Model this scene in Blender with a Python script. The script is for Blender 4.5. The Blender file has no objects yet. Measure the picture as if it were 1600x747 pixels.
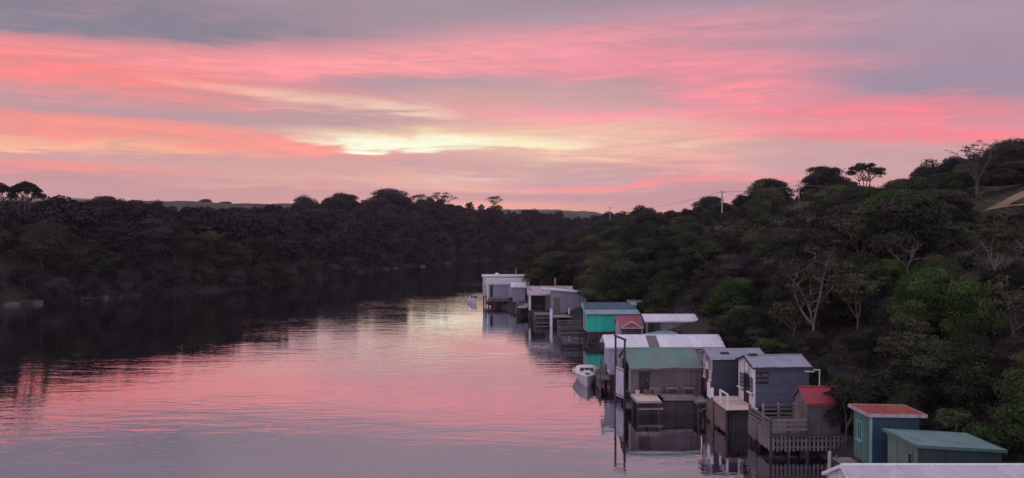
import bpy, math, random
import numpy as np
from mathutils import Vector, Matrix

R = math.radians
scene = bpy.context.scene
COL = scene.collection

# ------------------------------------------------------------------ camera
CAM_Z, FPX, HORIZON = 13.5, 1155.6, 360.0        # eye on the bridge, metres above the river
cam_d = bpy.data.cameras.new('camera')
cam = bpy.data.objects.new('camera', cam_d)
COL.objects.link(cam)
cam_d.sensor_width = 36.0
cam_d.lens = 26.0
cam_d.clip_start = 0.2
cam_d.clip_end = 6000
cam.location = (0, 0, CAM_Z)
cam.rotation_euler = (R(90) - math.atan((373.5 - HORIZON) / FPX), 0, 0)
scene.camera = cam

# ------------------------------------------------------------------ colour helpers
def lin(c):
    c = c / 255.0
    return c / 12.92 if c <= 0.04045 else ((c + 0.055) / 1.055) ** 2.4
def S(r, g, b):
    return (lin(r), lin(g), lin(b), 1.0)

# ------------------------------------------------------------------ world: dusk sky with banded cloud
SUN_AZ, SUN_EL = R(-5.0), R(6.5)                  # azimuth measured from +Y towards +X
world = bpy.data.worlds.new('World')
scene.world = world
world.use_nodes = True
wn, wl = world.node_tree.nodes, world.node_tree.links
wn.clear()

class G:
    """tiny node-graph writer"""
    def __init__(s, tree): s.n, s.l = tree.nodes, tree.links
    def put(s, sock, v):
        if isinstance(v, bpy.types.NodeSocket): s.l.new(v, sock)
        elif v is not None: sock.default_value = v
    def math(s, op, a, b=None, c=None, clamp=False):
        n = s.n.new('ShaderNodeMath'); n.operation = op; n.use_clamp = clamp
        for i, v in enumerate((a, b, c)): s.put(n.inputs[i], v)
        return n.outputs[0]
    def mix(s, f, a, b, mode='MIX'):
        n = s.n.new('ShaderNodeMix'); n.data_type = 'RGBA'; n.blend_type = mode
        s.put(n.inputs[0], f); s.put(n.inputs[6], a); s.put(n.inputs[7], b)
        return n.outputs[2]
    def noise(s, vec, scale, detail=4, rough=.55, dist=0.0):
        n = s.n.new('ShaderNodeTexNoise')
        s.put(n.inputs['Vector'], vec); n.inputs['Scale'].default_value = scale
        n.inputs['Detail'].default_value = detail; n.inputs['Roughness'].default_value = rough
        n.inputs['Distortion'].default_value = dist
        return n.outputs[0]
    def comb(s, x, y, z):
        n = s.n.new('ShaderNodeCombineXYZ')
        for i, v in enumerate((x, y, z)): s.put(n.inputs[i], v)
        return n.outputs[0]
    def sep(s, v):
        n = s.n.new('ShaderNodeSeparateXYZ'); s.put(n.inputs[0], v)
        return n.outputs
    def scale(s, v, k):
        n = s.n.new('ShaderNodeMapping'); n.vector_type = 'POINT'
        s.put(n.inputs[0], v); n.inputs['Scale'].default_value = k
        return n.outputs[0]
    def ramp(s, f, stops, interp='LINEAR'):
        n = s.n.new('ShaderNodeValToRGB'); s.put(n.inputs[0], f)
        e = n.color_ramp.elements; n.color_ramp.interpolation = interp
        while len(e) < len(stops): e.new(0.5)
        for k, (p, c) in enumerate(stops):
            e[k].position = p; e[k].color = c if len(c) == 4 else (*c, 1)
        return n.outputs[0]
    def maprange(s, v, a, b, c=0.0, d=1.0, smooth=False):
        n = s.n.new('ShaderNodeMapRange'); n.clamp = True
        if smooth: n.interpolation_type = 'SMOOTHSTEP'
        s.put(n.inputs[0], v)
        for i, k in enumerate((a, b, c, d)): n.inputs[i + 1].default_value = k
        return n.outputs[0]

def sky_angles(px, py):
    az = math.atan((px - 800) / FPX)
    return az, math.atan((HORIZON - py) / FPX * math.cos(az))

def build_sky():
    g = G(world.node_tree)
    tc = wn.new('ShaderNodeTexCoord')
    x, y, z = g.sep(tc.outputs['Generated'])
    az0 = g.math('ARCTAN2', x, y)
    el0 = g.math('ARCSINE', z)
    # streaky warp: long horizontally, thin vertically
    v = g.comb(g.math('MULTIPLY', x, 3.2), g.math('MULTIPLY', y, 3.2), g.math('MULTIPLY', el0, 26.0))
    n1 = g.noise(v, 1.0, 4, .58, 0.5)
    v2 = g.comb(g.math('MULTIPLY', x, 10.0), g.math('MULTIPLY', y, 10.0), g.math('MULTIPLY', el0, 95.0))
    n2 = g.noise(v2, 1.0, 3, .6, 0.9)
    w1 = g.math('SUBTRACT', n1, .5); w2 = g.math('SUBTRACT', n2, .5)
    el = g.math('ADD', el0, g.math('ADD', g.math('MULTIPLY', w1, .060), g.math('MULTIPLY', w2, .020)))
    az = g.math('ADD', az0, g.math('MULTIPLY', w1, .12))
    streak = g.math('ADD', g.math('ADD', .72, g.math('MULTIPLY', w2, 1.5)), g.math('MULTIPLY', w1, 1.0))
    # vertical build-up of the overcast: the base goes on as grey mauve cloud overhead
    base = g.ramp(g.maprange(el, 0.0, .42), [
        (0.0, S(205, 150, 164)), (.10, S(214, 158, 168)), (.24, S(220, 166, 168)), (.40, S(206, 160, 168)),
        (.56, S(188, 152, 166)), (.72, S(166, 147, 164)), (1.0, S(156, 147, 166))])
    nish = wn.new('ShaderNodeTexSky'); nish.sky_type = 'NISHITA'; nish.sun_disc = False
    nish.sun_elevation = R(3.0); nish.sun_rotation = SUN_AZ
    nk = g.mix(1.0, nish.outputs[0], (.09, .09, .09, 1), 'MULTIPLY')
    c = g.mix(.90, nk, base)                       # clear sky showing faintly through the cloud sheet
    feats = [  # px, py, half width, half height, tilt (px drop per px), colour, amount
        # grey cloud bodies
        (150, 30, 420, 42, .02, (138, 132, 148), .95), (700, 12, 420, 22, .02, (160, 146, 162), .6),
        (1450, 20, 420, 40, .02, (168, 150, 167), .6),
        (560, 124, 250, 19, -.03, (182, 157, 167), .85), (60, 178, 170, 15, .02, (180, 152, 162), .8),
        (430, 186, 290, 15, .03, (186, 156, 164), .85), (700, 250, 380, 22, .0, (206, 164, 168), .8),
        (1370, 112, 230, 52, .08, (166, 146, 166), .9), (1500, 130, 220, 34, .03, (160, 143, 164), .7),
        (960, 104, 120, 7, -.04, (186, 152, 168), .7),
        (960, 272, 190, 10, .01, (198, 160, 168), .7), (850, 305, 420, 13, .0, (196, 152, 166), .7),
        (250, 300, 330, 16, .0, (206, 160, 164), .5), (1350, 245, 260, 17, .01, (206, 166, 170), .7),
        # pink lit undersides
        (90, 106, 280, 27, .03, (255, 142, 140), 1.0), (420, 98, 250, 16, -.02, (255, 154, 156), .9),
        (700, 82, 230, 22, -.06, (250, 160, 166), .8), (1000, 62, 230, 30, -.02, (242, 154, 166), .62),
        (1060, 105, 210, 17, .04, (252, 150, 162), .75), (1170, 140, 120, 20, .12, (252, 150, 160), .85),
        (980, 180, 240, 13, .0, (252, 158, 166), .8), (1380, 176, 170, 14, .04, (252, 138, 150), .85),
        (1400, 207, 280, 9, .03, (255, 136, 148), .95), (1180, 200, 150, 9, .0, (252, 152, 160), .7),
        (110, 200, 260, 16, .06, (255, 150, 140), 1.0), (330, 216, 230, 10, .03, (255, 160, 148), .9),
        (90, 262, 120, 9, .0, (255, 154, 150), .85), (1040, 282, 170, 5, .0, (255, 152, 158), .85),
        (1040, 250, 130, 16, .12, (252, 168, 164), .7), (420, 296, 110, 4, .0, (246, 180, 164), .6),
        (650, 288, 190, 5, .0, (224, 180, 174), .5), (1600, 215, 130, 7, .02, (250, 140, 152), .7),
        # gold openings in front of the sun
        (930, 222, 170, 30, .02, (250, 206, 178), .75), (480, 160, 150, 9, .09, (250, 214, 192), .55),
        (630, 178, 60, 5, .05, (250, 222, 198), .45), (90, 222, 210, 6, .02, (255, 190, 156), .8),
        (700, 213, 165, 12, .01, (254, 214, 178), .8), (690, 217, 150, 8, .01, (255, 246, 212), 1.0),
        (655, 220, 110, 7, .0, (255, 255, 226), 1.0), (840, 222, 70, 6, .06, (255, 240, 200), .8),
        (740, 272, 90, 4, .0, (236, 196, 180), .6),
    ]
    vec = g.comb(az, el, 0.0)
    for px, py, hw, hh, tilt, col, amt in feats:
        a, e = sky_angles(px, py)
        mp = wn.new('ShaderNodeMapping'); mp.vector_type = 'TEXTURE'
        wl.new(vec, mp.inputs['Vector'])
        mp.inputs['Location'].default_value = (a, e, 0)
        mp.inputs['Rotation'].default_value = (0, 0, -math.atan(tilt))
        mp.inputs['Scale'].default_value = (2.0 * hw / FPX, 2.0 * hh / FPX, 1)
        gr = wn.new('ShaderNodeTexGradient'); gr.gradient_type = 'SPHERICAL'
        wl.new(mp.outputs[0], gr.inputs[0])
        f = g.maprange(gr.outputs[1], .04, .84, 0.0, amt * 1.3, smooth=True)
        f = g.math('MULTIPLY', f, streak, clamp=True)
        c = g.mix(f, c, S(*col))
    # the cloud bank by the set sun is the dimmest part of the sky; out of view, overhead and behind, it is brightened and cooled to light the sheds
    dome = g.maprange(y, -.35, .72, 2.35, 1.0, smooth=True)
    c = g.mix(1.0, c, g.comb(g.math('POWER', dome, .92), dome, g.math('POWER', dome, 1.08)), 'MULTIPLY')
    fine = g.math('ADD', g.math('ADD', .985, g.math('MULTIPLY', w2, .22)), g.math('MULTIPLY', w1, .26))
    c = g.mix(1.0, c, g.comb(fine, fine, fine), 'MULTIPLY')
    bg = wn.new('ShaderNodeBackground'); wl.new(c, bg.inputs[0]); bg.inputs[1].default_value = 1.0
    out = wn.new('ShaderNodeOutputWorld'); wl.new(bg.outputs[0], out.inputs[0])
build_sky()

sun_d = bpy.data.lights.new('sun', 'SUN')
sun_d.energy = 0.012
sun_d.angle = R(40)                               # the sun is behind cloud: a broad soft glow
sun_d.color = (1.0, .74, .62)
sun = bpy.data.objects.new('sun', sun_d)
COL.objects.link(sun)
sd = Vector((math.sin(SUN_AZ) * math.cos(SUN_EL), math.cos(SUN_AZ) * math.cos(SUN_EL), math.sin(SUN_EL)))
sun.rotation_euler = sd.to_track_quat('Z', 'Y').to_euler()

vs = scene.view_settings
vs.view_transform = 'Standard'; vs.look = 'None'; vs.exposure = 0.0; vs.gamma = 1.0
vs.use_curve_mapping = False
scene.render.engine = 'CYCLES'
scene.cycles.max_bounces = 5
world.cycles.sampling_method = 'MANUAL'
world.cycles.sample_map_resolution = 256
scene.cycles.diffuse_bounces = 2
scene.cycles.glossy_bounces = 3
scene.cycles.transparent_max_bounces = 6
scene.cycles.use_denoising = True
scene.cycles.denoising_input_passes = 'RGB_ALBEDO_NORMAL'
scene.cycles.denoising_prefilter = 'NONE'

rng = np.random.default_rng(11)
random.seed(5)

def at(px, py, z):
    """world point at height z seen at pixel (px, py) of the 1600 px photograph"""
    Y = (CAM_Z - z) * FPX / (py - HORIZON)
    return Vector(((px - 800) * Y / FPX, Y, z))
def project(x, y, z):
    return 800 + FPX * x / y, HORIZON + FPX * (CAM_Z - z) / y

# ------------------------------------------------------------------ materials
MATS = {}
def new_mat(name):
    m = bpy.data.materials.new(name); m.use_nodes = True
    m.node_tree.nodes.clear()
    g = G(m.node_tree)
    out = m.node_tree.nodes.new('ShaderNodeOutputMaterial')
    b = m.node_tree.nodes.new('ShaderNodeBsdfPrincipled')
    m.node_tree.links.new(b.outputs[0], out.inputs[0])
    MATS[name] = m
    return m, g, b, out
def coords(g, kind='Object'):
    return g.n.new('ShaderNodeTexCoord').outputs[kind]
def bump(g, b, h, strength=.3, dist=.02):
    n = g.n.new('ShaderNodeBump'); n.inputs['Strength'].default_value = strength
    n.inputs['Distance'].default_value = dist
    g.put(n.inputs['Height'], h); g.l.new(n.outputs[0], b.inputs['Normal'])
def obj_random(g):
    return g.n.new('ShaderNodeObjectInfo').outputs['Random']

def paint(name, col, rough=.6, wear=.35, wear_col=(.20, .18, .16), metal=0.0, streaks=True):
    m, g, b, _ = new_mat(name)
    v = coords(g)
    n1 = g.noise(g.scale(v, (2.2, 2.2, .40 if streaks else 2.2)), 1.6, 6, .7)
    n2 = g.noise(v, 9.0, 4, .6)
    f = g.math('MULTIPLY', g.maprange(n1, .42, .72), min(1.0, wear * 2.3))
    isl = g.n.new('ShaderNodeNewGeometry').outputs['Random Per Island']
    tone = g.math('ADD', .70, g.math('MULTIPLY', g.math('ADD', g.math('MULTIPLY', n2, 1.2), g.math('MULTIPLY', isl, .9)), .28))
    c = g.mix(1.0, (*col, 1), g.comb(tone, tone, tone), 'MULTIPLY')
    c = g.mix(f, c, (*wear_col, 1))
    g.l.new(c, b.inputs['Base Color'])
    b.inputs['Roughness'].default_value = rough; b.inputs['Metallic'].default_value = metal
    bump(g, b, n2, .15, .01)
    return m

def timber(name, col, dark, rough=.85, scale=1.0):
    m, g, b, _ = new_mat(name)
    v = coords(g)
    grain = g.noise(g.scale(v, (14 * scale, 14 * scale, 1.2 * scale)), 1.0, 5, .65, .4)
    blot = g.noise(v, 1.1, 5, .6)
    rnd = obj_random(g)
    geo = g.n.new('ShaderNodeNewGeometry').outputs['Random Per Island']
    f = g.math('ADD', g.math('MULTIPLY', g.maprange(grain, .3, .75), .5), g.math('MULTIPLY', g.maprange(blot, .35, .7), .5))
    c = g.mix(f, (*dark, 1), (*col, 1))
    t = g.math('ADD', .72, g.math('MULTIPLY', g.math('ADD', geo, rnd), .28))
    c = g.mix(1.0, c, g.comb(t, t, t), 'MULTIPLY')
    g.l.new(c, b.inputs['Base Color']); b.inputs['Roughness'].default_value = rough
    bump(g, b, grain, .4, .012)
    return m

def roofing(name, col, rust=(.16, .06, .035), amt=.2, rough=.45, lo=.5, hi=.72):
    m, g, b, _ = new_mat(name)
    v = coords(g)
    n1 = g.noise(g.scale(v, (1.0, .5, 1.0)), 1.6, 7, .68)
    n2 = g.noise(v, 14.0, 4, .6)
    r = obj_random(g)
    f = g.math('MULTIPLY', g.maprange(g.math('ADD', n1, g.math('MULTIPLY', g.math('SUBTRACT', r, .5), .14)), lo, hi), amt)
    t = g.math('ADD', .80, g.math('MULTIPLY', g.math('ADD', n2, r), .20))
    c = g.mix(1.0, (*col, 1), g.comb(t, t, t), 'MULTIPLY')
    c = g.mix(f, c, (*rust, 1))
    g.l.new(c, b.inputs['Base Color'])
    b.inputs['Roughness'].default_value = rough
    b.inputs['Specular IOR Level'].default_value = .6
    return m

def leaf_mat(name, ca, cb, cc):
    m, g, b, out = new_mat(name)
    at_ = g.n.new('ShaderNodeAttribute'); at_.attribute_name = 'tone'
    r = obj_random(g)
    f = g.math('ADD', g.math('MULTIPLY', at_.outputs['Fac'], .65), g.math('MULTIPLY', r, .35), clamp=True)
    c = g.ramp(f, [(0.0, ca), (.5, cb), (1.0, cc)])
    g.l.new(c, b.inputs['Base Color'])
    b.inputs['Roughness'].default_value = .7
    b.inputs['Specular IOR Level'].default_value = .10
    tr = g.n.new('ShaderNodeBsdfTranslucent'); g.l.new(c, tr.inputs[0])
    mx = g.n.new('ShaderNodeMixShader'); mx.inputs[0].default_value = .18
    g.l.new(b.outputs[0], mx.inputs[1]); g.l.new(tr.outputs[0], mx.inputs[2])
    g.l.new(mx.outputs[0], out.inputs[0])
    return m

def bark_mat(name, col, dark):
    m, g, b, _ = new_mat(name)
    v = coords(g)
    n = g.noise(g.scale(v, (6, 6, 1.4)), 1.5, 5, .65)
    g.l.new(g.mix(g.maprange(n, .3, .7), (*dark, 1), (*col, 1)), b.inputs['Base Color'])
    b.inputs['Roughness'].default_value = .9
    bump(g, b, n, .5, .03)
    return m

leaf_mat('leaf_olive', (.018, .021, .012), (.050, .058, .028), (.125, .140, .062))
leaf_mat('leaf_brown', (.022, .016, .018), (.046, .036, .035), (.092, .074, .066))
leaf_mat('leaf_green', (.016, .032, .012), (.044, .082, .022), (.120, .180, .050))
leaf_mat('leaf_dark', (.012, .013, .010), (.032, .035, .023), (.080, .086, .052))
bark_mat('bark_grey', (.14, .12, .115), (.05, .043, .04))
bark_mat('bark_pale', (.30, .265, .255), (.12, .10, .095))
bark_mat('bark_dark', (.10, .085, .08), (.04, .035, .033))

paint('white', (.82, .80, .80), .5, .22)
paint('white_clean', (.86, .84, .84), .45, .12)
paint('pale_door', (.62, .62, .66), .5, .25)
paint('slate_blue', (.11, .125, .17), .6, .22, (.07, .08, .10))
paint('charcoal_blue', (.050, .055, .080), .6, .2, (.035, .035, .045))
paint('blue_grey', (.25, .27, .34), .55, .22, (.16, .16, .19))
paint('pale_blue_grey', (.42, .45, .52), .55, .3, (.22, .21, .22))
paint('teal', (.028, .56, .40), .5, .15, (.03, .40, .30))
paint('teal_pale', (.20, .50, .44), .5, .2, (.16, .34, .30))
paint('teal_dark', (.04, .14, .155), .5, .2)
paint('sage', (.085, .20, .155), .6, .3, (.06, .12, .095))
paint('petrol', (.030, .075, .105), .55, .2, (.02, .05, .065))
paint('grey_green', (.15, .225, .18), .65, .35, (.10, .12, .10))
paint('dark_slate', (.045, .080, .076), .65, .3, (.032, .05, .048))
paint('mauve_grey', (.30, .26, .28), .7, .4, (.18, .15, .16))
paint('mauve_white', (.50, .45, .48), .6, .45, (.24, .19, .20))
paint('navy', (.025, .045, .09), .45, .2)
paint('brown_door', (.12, .105, .09), .6, .3)
paint('black', (.012, .012, .013), .5, .1)
paint('red_brown', (.10, .045, .04), .7, .3)
paint('wall_grey', (.135, .125, .14), .75, .4, (.07, .062, .07))
paint('glass_dark', (.02, .022, .028), .12, .05)
paint('lettering', (.24, .23, .25), .6, .3)
paint('red_float', (.55, .03, .03), .4, .1)
paint('steel', (.30, .30, .32), .4, .3, metal=.6)
paint('boat_white', (.86, .84, .84), .3, .12, (.55, .52, .50))
paint('boat_hull', (.62, .59, .60), .35, .3, (.36, .33, .32))
timber('timber_grey', (.27, .235, .23), (.11, .095, .095))
timber('timber_dark', (.105, .088, .085), (.035, .03, .03))
timber('timber_tan', (.86, .68, .54), (.62, .47, .38))
timber('timber_brown', (.30, .225, .19), (.11, .08, .07))
timber('deck_grey', (.40, .34, .31), (.20, .17, .155))
timber('board_mauve', (.24, .205, .215), (.105, .088, .095))
timber('pole_grey', (.52, .47, .45), (.34, .30, .29))
roofing('roof_white', (.84, .83, .84), (.48, .40, .38), .4, .45)
roofing('roof_near_white', (.60, .57, .59), (.36, .30, .29), .65, .5)
roofing('roof_grey', (.36, .36, .42), (.22, .20, .23), .6, .45)
roofing('roof_green_old', (.14, .30, .245), (.22, .19, .13), .85, .6, .42, .66)
roofing('roof_green', (.17, .30, .26), (.11, .16, .13), .85, .5)
roofing('roof_red', (.36, .036, .052), (.20, .035, .04), .7, .5)
roofing('roof_red_rust', (.40, .055, .035), (.30, .14, .07), .85, .6, .42, .62)
roofing('roof_pink_rust', (.55, .48, .48), (.30, .15, .13), .8, .6, .45, .62)
roofing('roof_maroon', (.34, .075, .105), (.42, .22, .24), .6, .55)
roofing('roof_slate', (.07, .13, .155), (.06, .09, .10), .5, .4)
roofing('roof_teal_pale', (.30, .42, .45), (.22, .30, .32), .4, .4)
roofing('roof_sea', (.16, .33, .32), (.12, .22, .22), .4, .45)
roofing('roof_pale_green', (.46, .52, .49), (.32, .33, .32), .4, .45)
roofing('roof_rust_patch', (.22, .17, .165), (.11, .07, .065), .8, .8)

def ground_material():
    m, g, b, _ = new_mat('ground')
    v = coords(g)
    x, y, z = g.sep(v)
    n1 = g.noise(v, .05, 6, .6); n2 = g.noise(v, .9, 5, .65); n3 = g.noise(v, .008, 4, .5)
    litter = g.mix(g.maprange(n2, .3, .7), (.022, .018, .015, 1), (.050, .042, .032, 1))
    grass = g.mix(g.maprange(n1, .35, .65), (.055, .055, .030, 1), (.12, .105, .062, 1))
    past = g.mix(g.maprange(n3, .4, .6), (.17, .165, .10, 1), (.27, .24, .16, 1))
    high = g.maprange(z, 8.0, 13.0)
    c = g.mix(g.math('MULTIPLY', high, g.maprange(n2, .25, .55)), litter, grass)
    c = g.mix(g.maprange(y, 420, 620), c, past)
    g.l.new(c, b.inputs['Base Color']); b.inputs['Roughness'].default_value = .95
    bump(g, b, n2, .6, .25)
    return m
ground_material()

def road_material():
    m, g, b, _ = new_mat('dirt')
    v = coords(g)
    n = g.noise(v, .7, 6, .65); n2 = g.noise(v, 6.0, 3, .6)
    c = g.mix(g.maprange(n, .3, .7), (.20, .13, .07, 1), (.36, .235, .13, 1))
    c = g.mix(g.math('MULTIPLY', n2, .3), c, (.3, .22, .14, 1))
    g.l.new(c, b.inputs['Base Color']); b.inputs['Roughness'].default_value = .95
    bump(g, b, n2, .4, .05)
road_material()

def rock_material():
    m, g, b, _ = new_mat('limestone')
    v = coords(g)
    n = g.noise(v, 1.2, 6, .7)
    g.l.new(g.mix(g.maprange(n, .3, .7), (.05, .042, .038, 1), (.18, .15, .135, 1)), b.inputs['Base Color'])
    b.inputs['Roughness'].default_value = .95
    bump(g, b, n, .8, .2)
rock_material()

def water_material():
    m = bpy.data.materials.new('river_water'); m.use_nodes = True
    m.node_tree.nodes.clear(); MATS['river_water'] = m
    g = G(m.node_tree)
    v = g.n.new('ShaderNodeTexCoord').outputs['Object']
    # wind ripples: crests run across the river, a patchy breeze changes their height
    r1 = g.noise(g.scale(v, (.15, .62, 1)), 1.0, 2, .45, .8)
    r2 = g.noise(g.scale(v, (.50, 2.0, 1)), 1.0, 2, .5, .6)
    r3 = g.noise(g.scale(v, (1.9, 6.5, 1)), 1.0, 2, .5, .3)
    patch = g.maprange(g.noise(g.scale(v, (.03, .05, 1)), 1.0, 3, .55), .36, .66, .30, 1.25)
    h = g.math('ADD', g.math('ADD', r1, g.math('MULTIPLY', r2, .42)), g.math('MULTIPLY', r3, .13))
    h = g.math('MULTIPLY', h, patch)
    bn = g.n.new('ShaderNodeBump'); bn.inputs['Strength'].default_value = 1.0
    bn.inputs['Distance'].default_value = .026
    g.put(bn.inputs['Height'], h)
    fr = g.n.new('ShaderNodeFresnel'); fr.inputs['IOR'].default_value = 1.33
    g.l.new(bn.outputs[0], fr.inputs['Normal'])
    fac = g.math('POWER', fr.outputs[0], .25, clamp=True)
    gl = g.n.new('ShaderNodeBsdfGlossy'); gl.inputs['Roughness'].default_value = .012
    gl.inputs['Color'].default_value = (.97, .95, 1.0, 1)
    g.l.new(bn.outputs[0], gl.inputs['Normal'])
    df = g.n.new('ShaderNodeBsdfDiffuse'); df.inputs['Color'].default_value = (.012, .011, .014, 1)
    mx = g.n.new('ShaderNodeMixShader')
    g.l.new(fac, mx.inputs[0]); g.l.new(df.outputs[0], mx.inputs[1]); g.l.new(gl.outputs[0], mx.inputs[2])
    out = g.n.new('ShaderNodeOutputMaterial'); g.l.new(mx.outputs[0], out.inputs[0])
water_material()

# ------------------------------------------------------------------ object helpers
def link(o, parent=None):
    COL.objects.link(o)
    if parent is not None: o.parent = parent
    return o
def tag(o, label=None, cat=None, group=None, kind=None):
    if label: o['label'] = label
    if cat: o['category'] = cat
    if group: o['group'] = group
    if kind: o['kind'] = kind
    return o
def empty(name, loc, rz=0.0, scale=1.0):
    o = bpy.data.objects.new(name, None)
    o.location = loc; o.rotation_euler = (0, 0, rz); o.scale = (scale,) * 3
    o.empty_display_size = .2
    return link(o)

class MB:
    def __init__(s): s.v, s.f = [], []
    def add(s, vs, fs):
        k = len(s.v); s.v += [tuple(p) for p in vs]; s.f += [tuple(i + k for i in f) for f in fs]
        return s
    HEX = [(0, 3, 2, 1), (4, 5, 6, 7), (0, 1, 5, 4), (1, 2, 6, 5), (2, 3, 7, 6), (3, 0, 4, 7)]
    def hexa(s, b, t): return s.add(list(b) + list(t), MB.HEX)
    def box(s, x0, x1, y0, y1, z0, z1):
        return s.hexa([(x0, y0, z0), (x1, y0, z0), (x1, y1, z0), (x0, y1, z0)],
                      [(x0, y0, z1), (x1, y0, z1), (x1, y1, z1), (x0, y1, z1)])
    def beam(s, a, b, w, h):
        a, b = Vector(a), Vector(b); d = (b - a).normalized()
        up = Vector((0, 0, 1)) if abs(d.z) < .95 else Vector((0, 1, 0))
        sx = d.cross(up).normalized() * (w / 2); sy = sx.cross(d).normalized() * (h / 2)
        q = [-sx - sy, sx - sy, sx + sy, -sx + sy]
        return s.hexa([a + k for k in q], [b + k for k in q])
    def tube(s, pts, rad, n=6, cap=True):
        pts = [Vector(p) for p in pts]; k = len(s.v); m = len(pts)
        for i, p in enumerate(pts):
            d = (pts[min(i + 1, m - 1)] - pts[max(i - 1, 0)]).normalized()
            up = Vector((1, 0, 0)) if abs(d.x) < .9 else Vector((0, 1, 0))
            a = d.cross(up).normalized(); b = d.cross(a)
            for j in range(n):
                t = 2 * math.pi * j / n
                s.v.append(tuple(p + (a * math.cos(t) + b * math.sin(t)) * rad[i]))
        for i in range(m - 1):
            for j in range(n):
                s.f.append((k + i * n + j, k + i * n + (j + 1) % n, k + (i + 1) * n + (j + 1) % n, k + (i + 1) * n + j))
        if cap:
            s.f.append(tuple(k + j for j in range(n))[::-1]); s.f.append(tuple(k + (m - 1) * n + j for j in range(n)))
        return s
    def slab(s, p, t):
        """four corner points (counter-clockwise from above) with thickness t below"""
        p = [Vector(q) for q in p]; n = (p[1] - p[0]).cross(p[3] - p[0]).normalized()
        return s.hexa([q - n * t for q in p], p)
    def mesh(s, name):
        me = bpy.data.meshes.new(name); me.from_pydata(s.v, [], s.f); me.update()
        return me
    def build(s, name, mat, parent=None, loc=None, smooth=False):
        me = s.mesh(name); me.materials.append(MATS[mat])
        if smooth: me.polygons.foreach_set('use_smooth', [True] * len(me.polygons))
        o = bpy.data.objects.new(name, me)
        if loc is not None: o.location = loc
        return link(o, parent)

def smooth01(t):
    t = np.clip(t, 0, 1); return t * t * (3 - 2 * t)

# ------------------------------------------------------------------ terrain
LEFT = [(-135, -120), (-122, -20), (-112, 60), (-91.5, 132), (-76, 152), (-60, 173), (-52, 215), (-45, 260), (-28, 305), (-3, 346), (40, 385), (110, 420), (230, 440)]
RIGHT = [(250, 395), (130, 365), (78, 330), (42, 290), (20, 245), (8, 205), (.5, 165), (-4.0, 145), (-5.0, 137), (-3.2, 131.5), (.2, 124), (3.4, 114), (5.6, 108), (8.6, 96), (10.2, 86), (11.0, 70), (11.8, 60), (14.0, 54), (17.0, 49), (18.6, 43), (19.6, 36), (21.5, 28), (25, 5), (32, -50), (38, -120)]
RIVER = np.array(LEFT + RIGHT, float)
NLEFT = len(LEFT)
def shore(P):
    """signed distance (positive on land) and whether the left bank is nearer"""
    A = RIVER; B = np.roll(RIVER, -1, 0)
    best = np.full(len(P), 1e9); left = np.zeros(len(P), bool); inside = np.zeros(len(P), bool)
    for i, (a, b) in enumerate(zip(A, B)):
        c = ((a[1] > P[:, 1]) != (b[1] > P[:, 1]))
        with np.errstate(divide='ignore', invalid='ignore'):
            xi = (b[0] - a[0]) * (P[:, 1] - a[1]) / (b[1] - a[1] + 1e-12) + a[0]
        inside ^= c & (P[:, 0] < xi)
        if i == NLEFT - 1 or i == len(A) - 1: continue        # open ends of the river
        d = b - a; t = np.clip(((P - a) @ d) / (d @ d), 0, 1)
        dist = np.hypot(*(P - (a + t[:, None] * d)).T)
        m = dist < best; best[m] = dist[m]; left[m] = i < NLEFT
    return np.where(inside, -best, best), left
def wob(x, y):
    return (np.sin(x * .071 + 1.3) * np.cos(y * .053 + .4) + .6 * np.sin(x * .17 + y * .12) + .35 * np.sin(x * .39 - y * .31 + 2))
def height(x, y):
    x = np.asarray(x, float).ravel(); y = np.asarray(y, float).ravel()
    s, left = shore(np.stack([x, y], 1))
    s2 = s + wob(x, y) * np.clip(s / 8, 0, 1) * .8
    sp = np.clip(s2, 0, None)
    zl = 13.0 * smooth01(sp / 17) ** .75 + .030 * np.clip(sp - 14, 0, 120)
    zl += 10.0 * smooth01((y - 200) / 140) * smooth01((sp - 8) / 70) * smooth01((150 - x) / 120)
    zr = 1.0 * smooth01(sp / 2.0) + .36 * np.clip(sp - 1.0, 0, 36) + .20 * np.clip(sp - 37, 0, 30) + .03 * np.clip(sp - 67, 0, 90)
    zr -= 3.2 * smooth01((y - 190) / 60) * smooth01((sp - 20) / 30) * smooth01((70 - x) / 40)
    z = np.where(left, zl, zr) + .5 * wob(x * 1.7, y * 1.7) * smooth01((sp - 6) / 12)
    far = smooth01((np.hypot(x, y) - 430) / 480)
    z += far * (20 + 4 * np.sin(x * .0065 + .6) + 2.5 * np.sin(x * .017 + y * .004) - 12 * smooth01((x / np.maximum(y, 1) + .34) / .22))
    z = np.where(s < 0, np.maximum(-2.6, s * .55), z)
    return z
GRID_X = np.arange(-240, 321, 1.0); GRID_Y = np.arange(-20, 471, 1.0)
GRID_Z = height(*np.meshgrid(GRID_X, GRID_Y)).reshape(len(GRID_Y), len(GRID_X))
def gz(x, y):
    i, j = x - GRID_X[0], y - GRID_Y[0]
    if not (0 <= i < len(GRID_X) - 1 and 0 <= j < len(GRID_Y) - 1): return float(height([x], [y])[0])
    a, b = int(i), int(j); f, h = i - a, j - b; Z = GRID_Z
    return float((Z[b, a] * (1 - f) + Z[b, a + 1] * f) * (1 - h) + (Z[b + 1, a] * (1 - f) + Z[b + 1, a + 1] * f) * h)

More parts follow.
